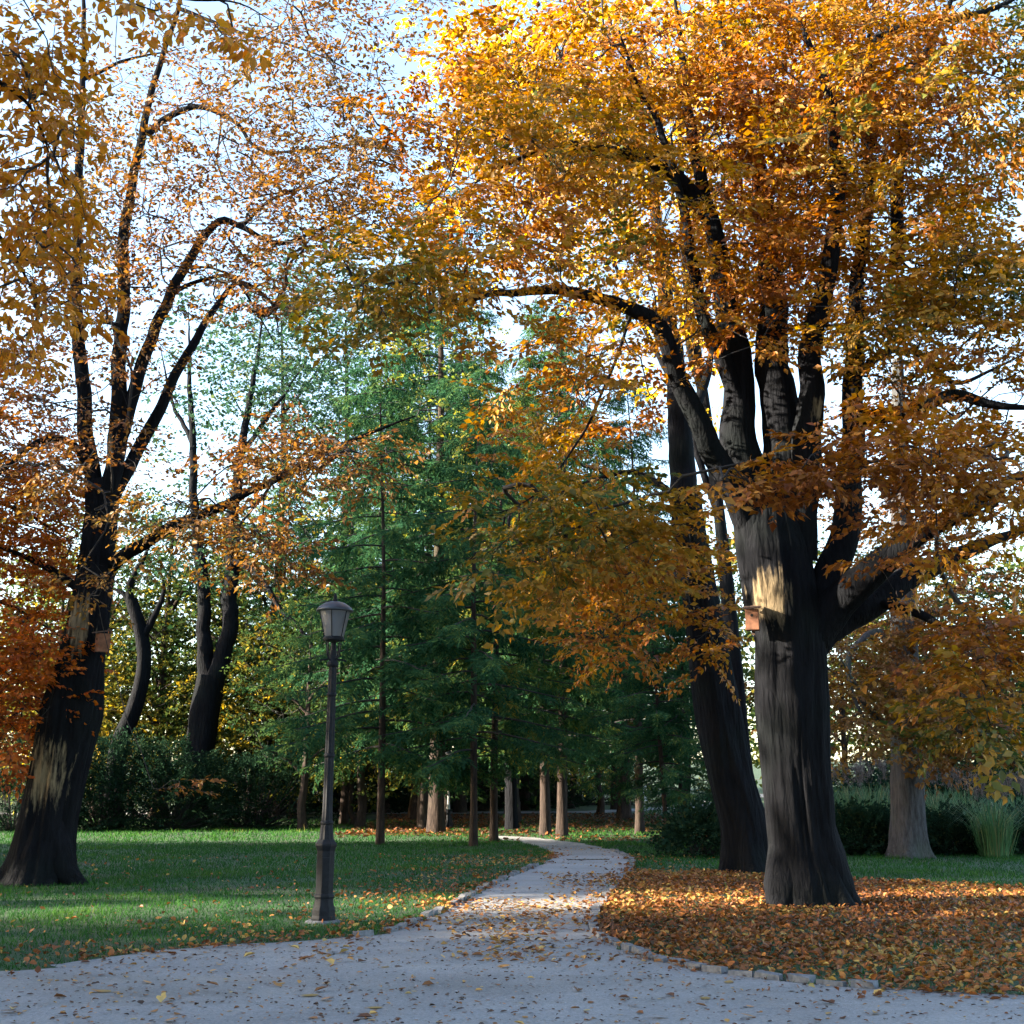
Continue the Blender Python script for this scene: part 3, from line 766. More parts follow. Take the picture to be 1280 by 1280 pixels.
# --- near branches hanging into the upper left corner, from a tree beside the path
bn = np.array([-7.2, 7.0, 0.0])
tr = np.array([bn + (0, 0, -.1), bn + (.05, 0, 2), bn + (0, .1, 4), bn + (.1, .1, 7)])
Ln = lambda pts, w0, w1, D: L_(pts, w0, w1, D)
limbs = [(np.vstack([bn + (0, 0, 5.2), at(-120, -60, 8.2), at(0, -20, 8.4), at(120, -10, 8.4), at(230, 0, 8.2), at(300, 5, 8.0), at(350, 30, 7.9)]), [.08, .06, .035, .025, .015, .01, .005]),
         (np.vstack([bn + (0, 0, 4.6), at(-150, 60, 8.8), at(-40, 80, 9.2), at(30, 130, 9.4), at(70, 210, 9.5)]), [.08, .06, .03, .02, .006]),
         (np.vstack([bn + (0, 0, 4.1), at(-150, 200, 9), at(-50, 240, 9.6), at(20, 320, 9.9), at(60, 400, 10)]), [.08, .06, .03, .02, .006])]
A = blobs([(45, 110, 9.3, 75, 120, .8, 90), (50, 320, 9.9, 66, 140, .9, 105), (-90, 250, 9.3, 110, 200, 1.0, 50), (305, 40, 8.0, 55, 22, .35, 7), (170, 0, 8.3, 90, 28, .4, 12), (20, 440, 10, 50, 40, .6, 10), (-40, 20, 8.6, 90, 80, .8, 24)], r1)
SPR_NEAR = [make_spray(r1, 0.095, 0.42, 0.062, wid=0.5, droop=0.5, tilt=0.45) for _ in range(8)]
OH = broadleaf('overhanging_tree', 'large golden leaves on near branches hanging into the upper left corner', 'tree', bn, (tr, [.3, .26, .24, .12]), limbs, A, NEARG, SPR_NEAR, r1, spray_sc=(0.8, 1.1),
          tint=lambda P: np.clip(0.32 + vnoise(P * 1.1) * 0.5, 0, 1))

# the largest of those leaves, each a part of its own
big_leaves = []
for k in range(7):
    ts = [(0, 0), (.18, .55), (.42, 1.0), (.68, .82), (.88, .36), (1.0, 0)]
    L_leaf = .105; W_leaf = .052 * r1.uniform(.85, 1.15); bend = r1.uniform(.1, .5)
    vv, ff = [], []
    for t, hw in ts:
        z = -bend * L_leaf * t * t
        vv += [(t * L_leaf, hw * W_leaf * .5, z + .010 * hw), (t * L_leaf, 0, z), (t * L_leaf, -hw * W_leaf * .5, z + .010 * hw)]
    for i in range(5):
        a = 3 * i
        ff += [(a, a + 1, a + 4, a + 3), (a + 1, a + 2, a + 5, a + 4)]
    vv.append((-.02, 0, .004))
    me = mesh_np('leaf', np.array(vv), np.array(ff), {'rnd': np.full(len(ff), .22 + .1 * k)}, smooth=True)
    me.materials.append(NEARG); big_leaves.append(me)
vis = A[(np.abs(A[:, 0]) < .43 * A[:, 1])]
for k in range(290):
    a = vis[k % len(vis)]
    o = link('leaf', big_leaves[k % 7], None, OH)
    o.location = Vector(a - bn) + Vector(r1.normal(0, .11, 3))
    o.rotation_euler = (r1.normal(0, .5), r1.normal(.55, .35), r1.uniform(0, 6.283)); o.scale = (r1.uniform(.75, 1.15),) * 3

# ================================================================== BACKGROUND TREES
def conifer(name, r, H=18, bare=2.6, Lmax=4.0, rad=0.2, nb=70, droop=0.35, mat=NEEDLE):
    root = empty(name, (0, 0, 0))
    zt = np.linspace(0, H, 40)
    pts = np.c_[0.25 * (vnoise(np.c_[zt * .15, zt * 0, zt * 0 + r.uniform(0, 9)]) - .5) * zt / H * 4, 0.2 * np.sin(zt * .2) * zt / H, zt]
    pts[0, 2] = -0.1
    rr = rad * (1 - 0.93 * zt / H)
    v, f = tube(pts, rr, 12, shape=bark_shape(r.uniform(0, 40), flare=.35, flare_h=.25, ridges=.05))
    link('trunk', mesh_np('trunk', v, f, {'scar': np.zeros(len(v))}, True), BARKL, root)
    # feathery spray: blades hanging from a plume
    def plume():
        P, D_, seg = [], [], []
        L = 0.62; n = 8
        for i in range(n):
            t = i / n; c = np.array([t * L, 0, -0.10 * t * t])
            seg.append((c, np.array([(t + 1 / n) * L, 0, -0.10 * (t + 1 / n) ** 2])))
            for s in (-1, 1):
                ln = 0.24 * (1 - 0.6 * t) * r.uniform(.7, 1.2); a = s * r.uniform(.7, 1.1)
                m = 3
                for k in range(m):
                    q = c + np.array([math.cos(a), math.sin(a), -0.25]) * ln * (k / m)
                    P.append(q); D_.append((math.cos(a) + r.normal(0, .35), math.sin(a) + r.normal(0, .35), -.35 + r.normal(0, .3)))
        P = np.array(P); D_ = np.array(D_)
        Ls = r.uniform(.10, .19, len(P))
        vv, ff = leaf_quads(P, D_, unit(np.array([0, 0, 1.0]) + r.normal(0, .5, P.shape)), Ls, Ls * 0.24, 0.1)
        return vv, ff, np.array(seg)
    pl = [plume() for _ in range(5)]
    A_, B_, ra, rb = [], [], [], []
    C, X, up, sc, tn = [], [], [], [], []
    for k in range(nb):
        z = bare + (H - bare - .3) * ((k + r.random()) / nb)
        t = (z - bare) / (H - bare)
        L = (Lmax * (1 - t) ** 0.75 + 0.35) * r.uniform(.65, 1.1) * (0.55 + 0.45 * min(1, (t + .04) / .12))
        a = k * 2.4 + r.normal(0, .3)
        d = np.array([math.cos(a), math.sin(a), 0])
        p = np.array([np.interp(z, zt, pts[:, 0]), np.interp(z, zt, pts[:, 1]), z]); n = max(3, int(L / .35))
        side = np.array([-d[1], d[0], 0])
        for i in range(n):
            s = (i + 1) / n
            q = p + d * L / n + np.array([0, 0, (L / n) * (0.12 - droop * 2.0 * s * (1 - s * 0.75))]) + side * r.normal(0, .04)
            A_.append(p); B_.append(q); ra.append(0.012 + .012 * L * (1 - i / n) * .6); rb.append(0.012 + .012 * L * (1 - s) * .6)
            if s > 0.22:
                for sgn in (-1, 1, 0):
                    if r.random() < .62 * (.45 + 1.1 * vnoise(q[None] * .8 + 7)[0]) * 1.25:
                        C.append(q); X.append(d * r.uniform(.5, 1.0) + side * sgn * r.uniform(.5, 1.0) + np.array([0, 0, r.normal(-.35, .2) - (.9 if sgn == 0 else 0)]))
                        sc.append(r.uniform(.8, 1.5) * (1.35 - .5 * s)); tn.append(r.random() * .6 + .25 * s)
            p = q
        C.append(p); X.append(d + np.array([0, 0, -.2])); sc.append(1.0); tn.append(.8)
    C = np.array(C); X = np.array(X)
    lv, lf, la, seg = place_sprays(pl, C, X, np.array([0, 0, 1.0]) + r.normal(0, .2, C.shape), np.array(sc), np.array(tn), r, .4)
    tv, tf = cones(np.array(A_), np.array(B_), np.array(ra), np.array(rb), 4)
    link('boughs', mesh_np('boughs', tv, tf), TWIG, root)['kind'] = 'stuff'
    c = link('crown', mesh_np('crown', lv, lf, {'rnd': la}), mat, root); c['kind'] = 'stuff'
    return root
def template_tree(name, r, H, R_, bare, mat, sprays, ns, bark=None, rad=.2, tint=None, sc=(0.9, 1.4), lean=0.0):
    zt = [(-.1), bare * .5, bare, bare + (H - bare) * .4, H * .9]
    tr = np.array([(lean * z + r.normal(0, .06), r.normal(0, .06), z) for z in zt]); tr[0, :2] = 0
    limbs = []
    for k in range(9):
        z = bare + (H - bare) * (.02 + .6 * k / 9); a = k * 2.4 + r.normal(0, .3); L = R_ * r.uniform(.6, .85)
        o = np.array([np.interp(z, zt, tr[:, 0]), np.interp(z, zt, tr[:, 1]), z]); d = np.array([math.cos(a), math.sin(a), 0])
        limbs.append((np.array([o, o + d * L * .35 + (0, 0, L * .3), o + d * L * .7 + (0, 0, L * .45), o + d * L + (0, 0, L * .5)]), [rad * .45, rad * .3, rad * .2, rad * .08]))
    u = unit(r.normal(0, 1, (ns, 3))) * (r.random(ns) ** (1 / 2.6))[:, None]
    cz = (H + bare) / 2
    A = np.c_[u[:, 0] * R_ + lean * (cz + u[:, 2] * (H - bare) / 2), u[:, 1] * R_, cz + u[:, 2] * (H - bare) * .5]
    keep = vnoise(A * 0.45 + r.uniform(0, 99)) > 0.36
    return broadleaf(name, None, None, (0, 0, 0), (tr, [rad * 1.15, rad, rad * .9, rad * .6, rad * .15]), limbs, A[keep], mat, sprays, r, barkmat=bark, side=18, step=.3, spray_sc=sc, tint=tint, limb_sides=7, keep_seg=.25, twig_sides=3)

r2 = np.random.default_rng(17)
CON = [conifer('conifer_tree', r2, 19, 3.0, 4.3, .18, 78, droop=.5), conifer('conifer_tree', r2, 15, 2.4, 3.6, .12, 66, droop=.55), conifer('conifer_tree', r2, 23, 4.2, 4.8, .27, 80, droop=.5)]
DEC = [template_tree('autumn_tree', r2, 13, 4.2, 2.6, OLIVE, SPR_FAR, 520, BARKL, .22),
       template_tree('autumn_tree', r2, 17, 5.0, 4.0, OLIVE, SPR_FAR, 700, BARKL, .32),
       template_tree('autumn_tree', r2, 9, 3.4, 1.6, BROWN, SPR_FAR, 330, BARKL, .14),
       template_tree('understorey_tree', r2, 8.5, 3.6, .7, OLIVE, SPR_FAR, 620, BARKL, .12)]
used = set()
def put(tpl, base, rz, sc, label, cat, group=None, leanx=0.0, leany=0.0, name=None):
    if id(tpl) in used: o = copy_tree(tpl)
    else: o = tpl; used.add(id(tpl))
    o.location = (float(base[0]), float(base[1]), float(gz(base[0], base[1])))
    o.rotation_euler = (leany, leanx, rz); o.scale = (sc[0], sc[0], sc[1]) if isinstance(sc, tuple) else (sc,) * 3
    for k in ('label', 'category', 'group'):
        if k in o: del o[k]
    tag(o, label, cat, group)
    if name: o.name = name
    return o
GC = 'green conifers along the path'
for i, (x, y, t, rz, sc, lab, lx) in enumerate([
    (475, 1056, 1, 0.3, 1.0, 'slim conifer with pale sunlit trunk just right of the lamp post', 0),
    (545, 1042, 2, 1.0, 1.1, 'thick dark conifer trunk beside the far lamp post', 0),
    (592, 1058, 1, 2.2, .95, 'thin dark conifer left of the path bend, nearer of a pair', 0),
    (617, 1052, 1, 4.0, 1.0, 'thin conifer right beside the thin dark one at the path bend', 0),
    (682, 1045, 0, 0.8, 1.0, 'conifer at the path bend, left one of two close trunks', 0),
    (703, 1047, 0, 3.1, 1.0, 'conifer at the path bend with sunlit trunk, right one of two close trunks', 0),
    (835, 1060, 1, 5.2, .62, 'small leaning conifer with sunlit foot right of the path', -.10),
    (849, 1057, 1, 1.9, .55, 'thin leaning conifer stem close beside the dark shrub right of the path', -.12),
    (430, 1033, 0, 2.6, 1.0, 'dark conifer trunk in the shade right behind the lamp post', 0),
    (528, 1037, 0, 5.0, 1.15, 'conifer trunk in shade left of the thick dark one', 0),
    (655, 1024, 2, 2.0, 1.0, 'distant conifer beside the blue board', 0),
    (345, 1030, 0, 1.2, .85, 'dark conifer standing in shade left of the lamp post', 0),
    (800, 1042, 0, 4.1, .9, 'stout grey conifer trunk on the lawn beyond the path bend', 0),
    (770, 1024, 2, 5.5, .9, 'tall distant conifer behind the stout grey trunk', 0),
    (575, 1026, 2, 0.4, 1.05, 'tall conifer in the dark wood behind the far lamp post', 0),
    (480, 1026, 2, 3.3, 1.0, 'tall conifer deep in the wood behind the slim sunlit trunk', 0)]):
    put(CON[t], gnd(x, y), rz, sc, lab, 'conifer', GC, lx)
GD = 'background trees of the wood'
for i, (x, D, t, rz, sc, lab) in enumerate([
    (750, 60, 2, .5, 1.0, 'small rust brown tree beyond the path bend'),
    (195, 57, 0, 1.1, 1.15, 'olive and yellow tree behind the dark shrubs, left of the twin stemmed tree'),
    (330, 57, 0, 2.5, 1.2, 'yellow green tree right of the twin stemmed tree'),
    (420, 62, 1, 4.5, .95, 'tall olive tree behind the lamp lantern'),
    (600, 64, 1, 0.2, 1.2, 'tall yellow green tree in the middle of the wood'),
    (860, 52, 0, 3.3, .8, 'olive tree behind the leaning dark trunk'),
    (60, 56, 0, 5.1, 1.05, 'olive tree behind the copper foliage at the left'),
    (1060, 48, 2, 2.2, 1.0, 'rust brown tree behind the grass clumps, right of the massive trunk'),
    (1240, 46, 0, 4.2, .8, 'yellow green tree behind the grasses at the right edge'),
    (1010, 62, 1, 1.5, .9, 'tall olive tree hidden behind the massive trunk'),
    (700, 70, 1, 3.9, 1.2, 'tall pale green tree behind the path bend conifers'),
    (120, 58, 1, .9, 1.0, 'tall olive tree behind the curved slender tree'),
    (265, 62, 1, 2.9, .95, 'olive tree far behind the twin stemmed tree'),
    (520, 56, 0, 1.9, 1.3, 'yellow green tree behind the thick dark conifer'),
    (380, 48, 0, 3.6, .7, 'low olive tree left of the lamp lantern in the dark wood'),
    (450, 50, 0, .6, .75, 'low yellow tinged tree right of the lamp lantern in the dark wood'),
    (640, 54, 0, 5.4, 1.2, 'olive tree behind the pair of thin conifers'),
    (780, 56, 0, 2.1, 1.1, 'olive tree left of the leaning dark trunk in the background'),
    (60, 53, 3, .4, .95, 'low leafy understorey tree behind the broad dark shrub at far left'),
    (165, 55, 3, 1.7, 1.05, 'low leafy understorey tree behind the curved slender stem'),
    (205, 60, 3, 4.7, 1.4, 'understorey tree in the gap left of the twin stemmed trunk'),
    (310, 55, 3, 3.0, 1.0, 'low leafy understorey tree just right of the twin stemmed trunk'),
    (365, 57, 3, 5.9, 1.2, 'understorey tree left of the lamp lantern, farther back'),
    (440, 52, 3, .2, .85, 'low leafy understorey tree right of the lamp column'),
    (560, 50, 3, 2.4, 1.3, 'understorey tree behind the far lamp post'),
    (640, 60, 3, 1.2, 1.5, 'understorey tree behind the blue board'),
    (715, 66, 3, 3.4, 1.4, 'understorey tree far behind the path bend'),
    (1170, 52, 3, .8, 1.1, 'understorey tree behind the grasses right of the grey tree'),
    (1270, 50, 3, 4.0, 1.2, 'understorey tree at the right edge behind the grasses'),
    (1150, 58, 1, 4.9, .9, 'tall olive tree behind the grey barked tree')]):
    put(DEC[t], (at(x, 1000, D)[0], D), rz, sc, lab, 'tree', GD)

# twin-stemmed tall tree behind the old left one
b6 = np.array([at(243, 1000, 51)[0], 51.0, 0.0]); D6 = 51.0
L6 = lambda pts, w0, w1: L_(pts, w0, w1, D6)
tr = L6([(243, 1033), (243, 980), (250, 930), (258, 880), (264, 845)], 38, 32)
limbs = [L6([(262, 860), (255, 800), (252, 720), (243, 620), (238, 500), (236, 380)], 22, 7), L6([(262, 870), (280, 820), (289, 740), (292, 650), (302, 560), (318, 470), (330, 380)], 26, 7),
         L6([(289, 700), (320, 715, -1), (350, 760, -2), (385, 800, -2.5), (405, 845, -3)], 8, 4), L6([(243, 560), (215, 500, 1), (200, 430, 1.6)], 7, 3), L6([(300, 570), (350, 500, 1), (390, 440, 1.6)], 7, 3)]
A = blobs([(310, 440, 50, 110, 130, 3.5, 190), (230, 520, 51, 80, 110, 3, 70), (400, 480, 50, 80, 90, 3, 110), (270, 680, 50, 110, 60, 3, 70)], r2)
broadleaf('twin_stemmed_tree', 'tall dark twin stemmed tree with thin bluish crown left of the lamp', 'tree', b6, tr, limbs, A, BLUEG, SPR_FAR, r2, side=20, step=.2, spray_sc=(.9, 1.5), keep_seg=.4)
b9 = np.array([at(640, 1000, 46)[0], 46.0, 0.0])
L9 = lambda pts, w0, w1: L_(pts, w0, w1, 46.0)
tr = L9([(640, 1036), (636, 900), (622, 760), (604, 640), (590, 520)], 14, 8)
limbs = [L9([(622, 760), (580, 680, -1), (540, 600, -1.5), (520, 520, -2)], 7, 3), L9([(610, 680), (650, 600, -1), (680, 520, -1.5)], 7, 3), L9([(600, 600), (590, 500, 1), (560, 420, 1.5)], 7, 3)]
A = blobs([(560, 560, 43.5, 90, 110, 2.5, 120), (650, 540, 44, 80, 90, 2.5, 80), (540, 430, 45, 80, 70, 3, 70)], r2)
broadleaf('yellow_green_tree', 'sunny yellow green tree rising among the conifers above the path', 'tree', b9, tr, limbs, A, leaf_mat('leaf_yellow_green', [(0.0, (.07, .13, .03)), (.5, (.22, .24, .04)), (1.0, (.5, .38, .06))]), SPR_FAR, r2, side=16, step=.2, spray_sc=(.8, 1.3))
for (bx, bl, lab) in [(432, [(430, 480, 57, 100, 150, 4, 380), (510, 390, 57, 90, 90, 4, 210), (560, 500, 57, 70, 80, 3, 90)], 'tall hazy blue green tree rising behind the lamp lantern'), (352, [(345, 470, 60, 90, 170, 4, 330), (400, 330, 60, 80, 70, 4, 110), (300, 640, 60, 130, 60, 4, 160)], 'tall hazy blue green tree between the twin stemmed tree and the lamp')]:
    Db = bl[0][2]
    bb = np.array([at(bx, 1000, Db)[0], Db, float(gz(0, Db))])
    tb = np.vstack([bb - (0, 0, .1), at(bx, 900, Db), at(bx - 4, 740, Db), at(bx + 2, 560, Db), at(bx, 400, Db)])
    lb = [(np.vstack([at(bx, 700 - 60 * k, Db), at(bx + sg * 40, 650 - 60 * k, Db), at(bx + sg * 80, 600 - 70 * k, Db)]), [.09, .06, .02]) for k, sg in enumerate((-1, 1, -1, 1))]
    broadleaf('blue_green_tree', lab, 'tree', bb, (tb, [.3, .26, .2, .13, .05]), lb, blobs(bl, r2), BLUEG, SPR_FAR, r2, side=14, step=.4, spray_sc=(1.0, 1.6), keep_seg=.2)
# curved slender tree
b7 = np.array([at(150, 1000, 50)[0], 50.0, 0.0])
L7 = lambda pts, w0, w1: L_(pts, w0, w1, 50.0)
tr = L7([(140, 1034), (142, 980), (152, 925), (170, 880), (180, 830), (174, 785), (164, 750)], 26, 14)
limbs = [L7([(166, 765), (160, 735), (175, 705), (190, 680)], 12, 6), L7([(176, 800), (195, 770), (205, 740), (200, 715)], 10, 5), L7([(164, 755), (150, 740), (130, 735)], 8, 4)]
A = blobs([(180, 720, 50, 70, 40, 2, 40)], r2)
broadleaf('curved_tree', 'slender dark tree with a curved forked stem right of the old left trunk', 'tree', b7, tr, limbs, A, OLIVE, SPR_FAR, r2, side=16, step=.15, spray_sc=(.7, 1.0))
# pale birch between the two big trunks
b8 = np.array([at(921, 1000, 42)[0], 42.0, 0.0])
tr = L_([(924, 1040), (921, 980), (919, 900), (916, 840), (915, 815), (918, 780)], 9, 6, 42.0)
limbs = [L_([(916, 830), (922, 812), (926, 806), (930, 790)], 5, 3, 42.0)]
broadleaf('birch_tree', 'pale white birch stem seen between the two big dark trunks', 'tree', b8, tr, limbs, blobs([(925, 760, 42, 40, 40, 1.5, 24)], r2), OLIVE, SPR_FAR, r2, barkmat=BIRCH, side=12, step=.2)

# shade trees beyond the left edge; those around the viewer added to cut skylight
GS = 'shade trees beyond the frame'
DEC.append(template_tree('autumn_tree', r2, 19, 6.0, 2.4, OLIVE, SPR_FAR, 2300, BARKL, .4, sc=(1.5, 2.1)))
DEC.append(template_tree('autumn_tree', r2, 23, 6.5, 9.5, OLIVE, SPR_FAR, 900, BARKL, .4))
for i, (x, y, t, rz, sc, lab) in enumerate([
    (-8.5, 2.0, 5, 0, 1.0, 'unseen high crowned shade tree added just left of the viewer'), (8.5, 1.5, 5, 2.1, 1.0, 'unseen high crowned shade tree added just right of the viewer'), (0.5, -6, 5, 4.0, 1.0, 'unseen high crowned shade tree added close behind the viewer'),
    (-22, -4.5, 4, .3, 1.0, 'tall shade tree beyond the left edge, behind the level of the viewer'), (-22, 7.1, 4, 2.0, 1.0, 'tall shade tree beyond the left edge, level with the foreground gravel'),
    (-22, 22.3, 4, 4.4, 1.0, 'tall shade tree beyond the left edge, level with the old left trunk'), (-26, 29.2, 4, 1.2, 1.05, 'tall shade tree beyond the left edge, behind the copper tree'),
    (-38, 4.7, 4, 3.0, 1.05, 'tall shade tree in the second row beyond the left edge, opposite the lamp post'),
    (-38, -7.5, 4, 3.8, 1.05, 'tall shade tree in the second row beyond the left edge, opposite the viewer'), (-38, 20.3, 4, 1.0, 1.05, 'tall shade tree in the second row beyond the left edge, opposite the old left trunk'),
    (-40, 27.5, 4, 5.5, 1.0, 'tall shade tree in the second row beyond the left edge, farthest along it'),
    (-14, -5, 1, 2.2, 1.1, 'tall shade tree behind the viewer, leftmost of its row'), (-4, -9, 1, 4.1, 1.15, 'tall shade tree behind the viewer, left of the middle'),
    (6, -8, 1, .7, 1.15, 'tall shade tree behind the viewer, right of the middle'), (15, -4, 1, 5.3, 1.1, 'tall shade tree behind the viewer, rightmost of its row'), (16, 8, 1, 1.4, 1.0, 'tall shade tree beyond the right edge beside the gravel')]):
    put(DEC[t], (x, y), rz, sc, lab, 'tree', GS)

# distant wood closing the view
def far_wood():
    r = np.random.default_rng(3)
    n = 4400
    x = r.uniform(-80, 80, n); y = r.uniform(74, 96, n)
    h = 11 + 8 * vnoise(np.c_[x * .12, y * .0, y * 0 + 4]) + 3 * vnoise(np.c_[x * .4, y * .1, y * 0])
    z = gz(x, y) + np.where((x > 6) & (x < 17) & (y < 92), 2.6, 0.0) + h * r.random(n) ** 1.15
    C = np.c_[x, y, z]
    X = np.c_[r.normal(0, 1, n), r.normal(-.3, 1, n), r.normal(-.2, .2, n)]
    lv, lf, la, seg = place_sprays(SPR_FAR, C, X, np.array([0, 0, 1.0]) + r.normal(0, .5, C.shape), r.uniform(2.3, 3.8, n), vnoise(C * .15), r, .4)
    o = link('distant_wood', mesh_np('distant_wood', lv, lf, {'rnd': la}), OLIVE)
    tag(o, 'distant olive green wood closing the view behind the park', 'wood', kind='stuff')
far_wood()

# ================================================================== SHRUBS AND GRASSES
def shrub(c, rx, ry, rz_, n, label, mat=SHRUB, name='shrub', leaf=None):
    r = r2
    root = empty(name, (c[0], c[1], float(gz(c[0], c[1]))))
    tag(root, label, 'shrub', 'dark shrubs')
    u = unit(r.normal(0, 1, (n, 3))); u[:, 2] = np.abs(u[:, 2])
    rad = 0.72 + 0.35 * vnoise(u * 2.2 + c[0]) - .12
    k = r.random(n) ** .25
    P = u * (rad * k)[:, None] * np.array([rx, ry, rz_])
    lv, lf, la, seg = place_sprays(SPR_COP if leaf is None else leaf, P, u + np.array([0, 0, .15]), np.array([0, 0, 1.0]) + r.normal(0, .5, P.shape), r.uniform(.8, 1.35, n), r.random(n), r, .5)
    link('foliage', mesh_np('foliage', lv, lf, {'rnd': la}), mat, root)['kind'] = 'stuff'
    st = P[r.random(n) < .25]
    tv, tf = cones(np.zeros((len(st), 3)) + st * np.array([.12, .12, 0]), st * .95, np.full(len(st), .02), np.full(len(st), .008), 4)
    link('stems', mesh_np('stems', tv, tf), TWIG, root)['kind'] = 'stuff'
    return root
def S(x, D): return (at(x, 1000, D)[0], D)
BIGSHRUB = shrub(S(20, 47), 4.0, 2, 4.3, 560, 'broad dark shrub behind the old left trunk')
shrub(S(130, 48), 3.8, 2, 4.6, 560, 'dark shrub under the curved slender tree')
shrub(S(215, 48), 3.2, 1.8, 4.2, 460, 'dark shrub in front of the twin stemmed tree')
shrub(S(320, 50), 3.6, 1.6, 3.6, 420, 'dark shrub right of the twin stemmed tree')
shrub(S(875, 30), 1.0, .8, 1.05, 220, 'small dark shrub left of the leaning trunk')
shrub(S(1075, 31), 1.35, .8, .95, 320, 'low dark shrub between the massive trunk and the grey tree')
shrub(S(1190, 31), 1.1, .7, .85, 260, 'low dark shrub just right of the grey tree')
shrub(S(1290, 31), 1.0, .7, .8, 200, 'low dark shrub cut by the right edge')
shrub(S(1110, 38), 3.2, 1.4, 2.5, 380, 'tall dark shrub far behind the grass clumps')
shrub(S(1215, 39), 3.0, 1.4, 2.3, 360, 'dark backdrop shrub behind the right hand grasses')
for (x, y, ry, rz_, lab) in [(-16, 13.0, 1.0, 3.4, 'unseen shrub added to shade the left lawn, nearer of two'), (-16, 16.7, 1.4, 3.4, 'unseen shrub added to shade the left lawn, farther of two')]:  # out of view, added to narrow the sun streak on the lawn
    o = copy_tree(BIGSHRUB); o.location = (x, y, 0); o.scale = (.6, ry / 1.9, rz_ / 4.0); o['label'] = lab
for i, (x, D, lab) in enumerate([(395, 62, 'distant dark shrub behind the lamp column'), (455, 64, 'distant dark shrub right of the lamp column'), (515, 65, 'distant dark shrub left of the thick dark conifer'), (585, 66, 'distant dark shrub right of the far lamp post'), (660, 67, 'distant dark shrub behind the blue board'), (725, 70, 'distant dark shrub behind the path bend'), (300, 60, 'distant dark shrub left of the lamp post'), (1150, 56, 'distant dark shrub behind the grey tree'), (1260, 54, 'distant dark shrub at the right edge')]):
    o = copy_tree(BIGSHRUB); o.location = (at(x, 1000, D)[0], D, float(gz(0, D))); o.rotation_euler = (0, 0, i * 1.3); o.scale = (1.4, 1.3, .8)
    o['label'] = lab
def reed_clump(c, h, rad, n, label):
    r = r2
    root = empty('ornamental_grass', (c[0], c[1], 0)); tag(root, label, 'grass clump', 'ornamental grass clumps')
    a = r.uniform(0, 6.283, n); q = rad * .5 * np.sqrt(r.random(n))
    b = np.c_[np.cos(a) * q, np.sin(a) * q, np.zeros(n)]
    H = h * r.uniform(.6, 1.05, n); out = rad * r.uniform(.25, 1.5, n)
    ts = [0, .45, .8, 1.0]; V = []
    d = np.c_[np.cos(a + r.normal(0, .4, n)), np.sin(a + r.normal(0, .4, n)), np.zeros(n)]
    s = np.c_[-d[:, 1], d[:, 0], np.zeros(n)] * .011
    for t, z in zip(ts, (0, .66, .92, .74)):
        c_ = b + d * (out * t ** 1.8)[:, None] + np.c_[np.zeros(n), np.zeros(n), H * z]
        V += [c_ - s * (1.05 - t), c_ + s * (1.05 - t)]
    V = np.stack(V, 1).reshape(-1, 3)
    i = np.arange(n)[:, None] * 8
    f = np.concatenate([np.c_[i + 2 * k, i + 2 * k + 1, i + 2 * k + 3, i + 2 * k + 2] for k in range(3)])
    link('blades', mesh_np('blades', V, f, {'rnd': np.tile(r.random(n), 3)}), REED, root)['kind'] = 'stuff'
    m = int(n * .09)
    P, D_, L = [], [], []
    for k in range(m):
        p = np.array([math.cos(a[k]) * rad * .45, math.sin(a[k]) * rad * .45, h * r.uniform(1.0, 1.25)])
        for j in range(16):
            P.append(p + r.normal(0, .03, 3) + (0, 0, r.uniform(-.12, .12))); D_.append(r.normal(0, .4, 3) + (0, 0, .6)); L.append(.1)
    lv, lf = leaf_quads(np.array(P), np.array(D_), unit(r.normal(0, 1, (len(P), 3))), np.array(L), np.array(L) * .2)
    link('plumes', mesh_np('plumes', lv, lf, {'rnd': r.random(len(lf))}), PLUME, root)['kind'] = 'stuff'
for x, D, h, lab in [(1062, 33, 1.7, 'grass clump nearest the massive trunk'), (1092, 33.4, 1.8, 'grass clump close left of the grey tree'), (1172, 33, 1.7, 'grass clump close right of the grey tree'), (1205, 32.4, 1.6, 'grass clump between the grey tree and the arching clump'), (1238, 29.8, 1.4, 'arching grass clump with pale plumes near the right edge'), (1268, 32.4, 1.5, 'grass clump at the right edge')]:
    reed_clump(S(x, D), h, .75, 420, 'ornamental ' + lab)

# ================================================================== LAMP POSTS
IRON = plain('cast_iron', (0.010, 0.012, 0.017), 0.62, var=.3, scale=20, bump=.15)
ROOFM = plain('lantern_roof', (0.035, 0.045, 0.065), 0.4, var=.2)
def glass_mat():
    m, nt, bs = newmat('frosted_glass')
    bs.inputs['Base Color'].default_value = (0.25, 0.26, 0.29, 1); bs.inputs['Roughness'].default_value = .35
    tr = N(nt, 'ShaderNodeBsdfTranslucent'); tr.inputs['Color'].default_value = (.38, .4, .44, 1)
    mx = N(nt, 'ShaderNodeMixShader'); mx.inputs['Fac'].default_value = .5
    nt.links.new(bs.outputs[0], mx.inputs[1]); nt.links.new(tr.outputs[0], mx.inputs[2]); nt.links.new(mx.outputs[0], nt.nodes['Material Output'].inputs['Surface'])
    return m
FROST = glass_mat()
IRON.node_tree.nodes['Principled BSDF'].inputs['Specular IOR Level'].default_value = .15
